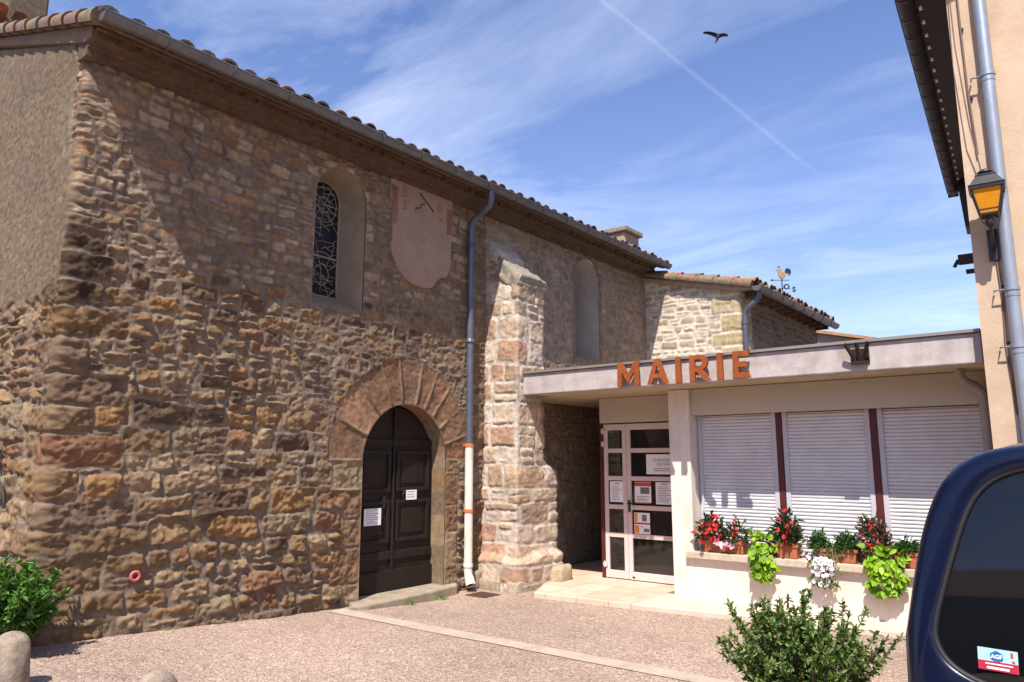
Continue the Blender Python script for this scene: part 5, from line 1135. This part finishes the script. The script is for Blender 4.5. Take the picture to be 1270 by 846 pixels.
# ------------------------------------------------------------------ bollards, grate, bird
def bollard(label, x, y, h, r, seed):
    rg = random.Random(seed); t = MB(); z = ground_z(x, y); prof = [(r * 1.12, -.1), (r * 1.08, .05), (r * 1.02, h * .4), (r * .98, h * .75)] + [(r * .97 * math.cos(a), h - r * .8 + r * .8 * math.sin(a)) for a in [math.pi / 2 * i / 7 for i in range(8)]]
    prof[-1] = (.001, prof[-1][1]); n = 28; rows = [[(x + q * math.cos(2 * math.pi * k / n) * (1 + .03 * math.sin(3 * k + seed)), y + q * math.sin(2 * math.pi * k / n) * (1 + .02 * math.sin(5 * zz_ * 3 + k)), z + zz_) for k in range(n)] for q, zz_ in prof]
    t.grid(rows, closed=True); return tag(t.build('bollard', M_BOLL), label, 'bollard', 'stone bollards')
bollard('round topped stone bollard at the far left in front of the green shrub', -5.62, 1.83, .355, .11, 1)
bollard('pale stone bollard of which only the rounded top shows, on open paving', -4.03, 2.01, .405, .105, 4)
bollard('pale stone bollard at the lower right between the dark shrub and the van', -.97, 4.34, .34, .10, 7)
m = MB(); gx0, gy0, gz = -6.36, 7.0, ground_z(-6.3, 7.1) + .006
for i in range(9): m.box((gx0 + .01, gy0 + .02 + i * .030, gz - .02), (gx0 + .29, gy0 + .038 + i * .030, gz))
m.box((gx0 - .01, gy0 - .01, gz - .02), (gx0 + .01, gy0 + .30, gz + .002)); m.box((gx0 + .29, gy0 - .01, gz - .02), (gx0 + .31, gy0 + .30, gz + .002)); m.box((gx0 + .01, gy0 - .01, gz - .02), (gx0 + .29, gy0 + .01, gz + .002)); m.box((gx0 + .01, gy0 + .28, gz - .02), (gx0 + .29, gy0 + .30, gz + .002))
m.add([(gx0, gy0, gz - .004), (gx0 + .3, gy0, gz - .004), (gx0 + .3, gy0 + .29, gz - .004), (gx0, gy0 + .29, gz - .004)], [(0, 1, 2, 3)])
tag(m.build('drain_grate', M_GRATE), 'rusty square drain grate in the paving below the downpipe', 'drain grate')
# swallow in flight
bp = Vector((-5.565, 14, 10.63)); bd_ = MB(); 
right = Vector((math.cos(R(38.8)), math.sin(R(38.8)), 0)); up_ = Vector((0, 0, 1)); fw = Vector((-math.sin(R(38.8)), math.cos(R(38.8)), 0))
def bpt(a, b, c): return tuple(bp + (right * a + up_ * b + fw * c) * .74)
axis = [(-.030, -.155, .02), (-.010, -.07, .01), (.012, .0, .0), (.030, .035, 0), (.045, .058, -.01), (.052, .066, -.012)]
bd_.tube([bpt(*a) for a in axis], [.010, .030, .036, .030, .022, .004], 10)
def wing(s_, tipx, tipz):
    rows = []
    for i in range(9):
        t_ = i / 8; cx_ = .02 + s_ * .02 + (tipx - .02) * t_; cz = .02 + tipz * t_ ** .9 + .03 * math.sin(math.pi * t_); ch = .085 * (1 - t_) ** .75 + .004
        rows.append([bpt(cx_ - .004 * s_, cz + ch * .30, -.03 + .05 * t_), bpt(cx_, cz + .004, .0 + .05 * t_), bpt(cx_ + .004 * s_, cz - ch * .7, .05 + .05 * t_)])
    bd_.grid(rows, smooth=True); bd_.grid([[tuple(Vector(p) - fw * .005) for p in r] for r in rows][::-1], smooth=True)
wing(-1, -.375, .13); wing(1, .30, .035)
for q in (-.006, .018): bd_.tube([bpt(-.018, -.10, .02), bpt(-.055 + q, -.17 - q, .03), bpt(-.085 + q * 2, -.215 - q * .8, .03)], [.014, .008, .002], 6)
bd_.build('swallow', M_BIRD); sw = scene.objects['swallow']; tag(sw, 'dark swallow gliding high in the blue sky', 'bird')

# ------------------------------------------------------------------ the houses across the street (behind the camera; seen only in reflections)
oh = thing('street_house', 'plain rendered house across the street behind the viewer', 'house', (0, -13, 0))
m = MB(); m.box((-12, -20, -.2), (9, -12.5, 5.0)); m.c = [(.16, .12, .09)] * 8; m.build('wall', M_RENDER, oh)
m = MB(); m.prism([(-12.1, 4.9), (-16.25, 6.9), (-20.4, 4.9)], -12.5, 9.5, lambda y, z, x: (x, y, z)); m.c = [(.36, .19, .11)] * 6; m.build('roof', M_TILE, oh)
for x in (-9, -5, -1, 3):
    m = MB(); m.box((x, -12.54, 1.0), (x + 1.1, -12.44, 2.6)); m.build('window', M_CGLASS, oh)
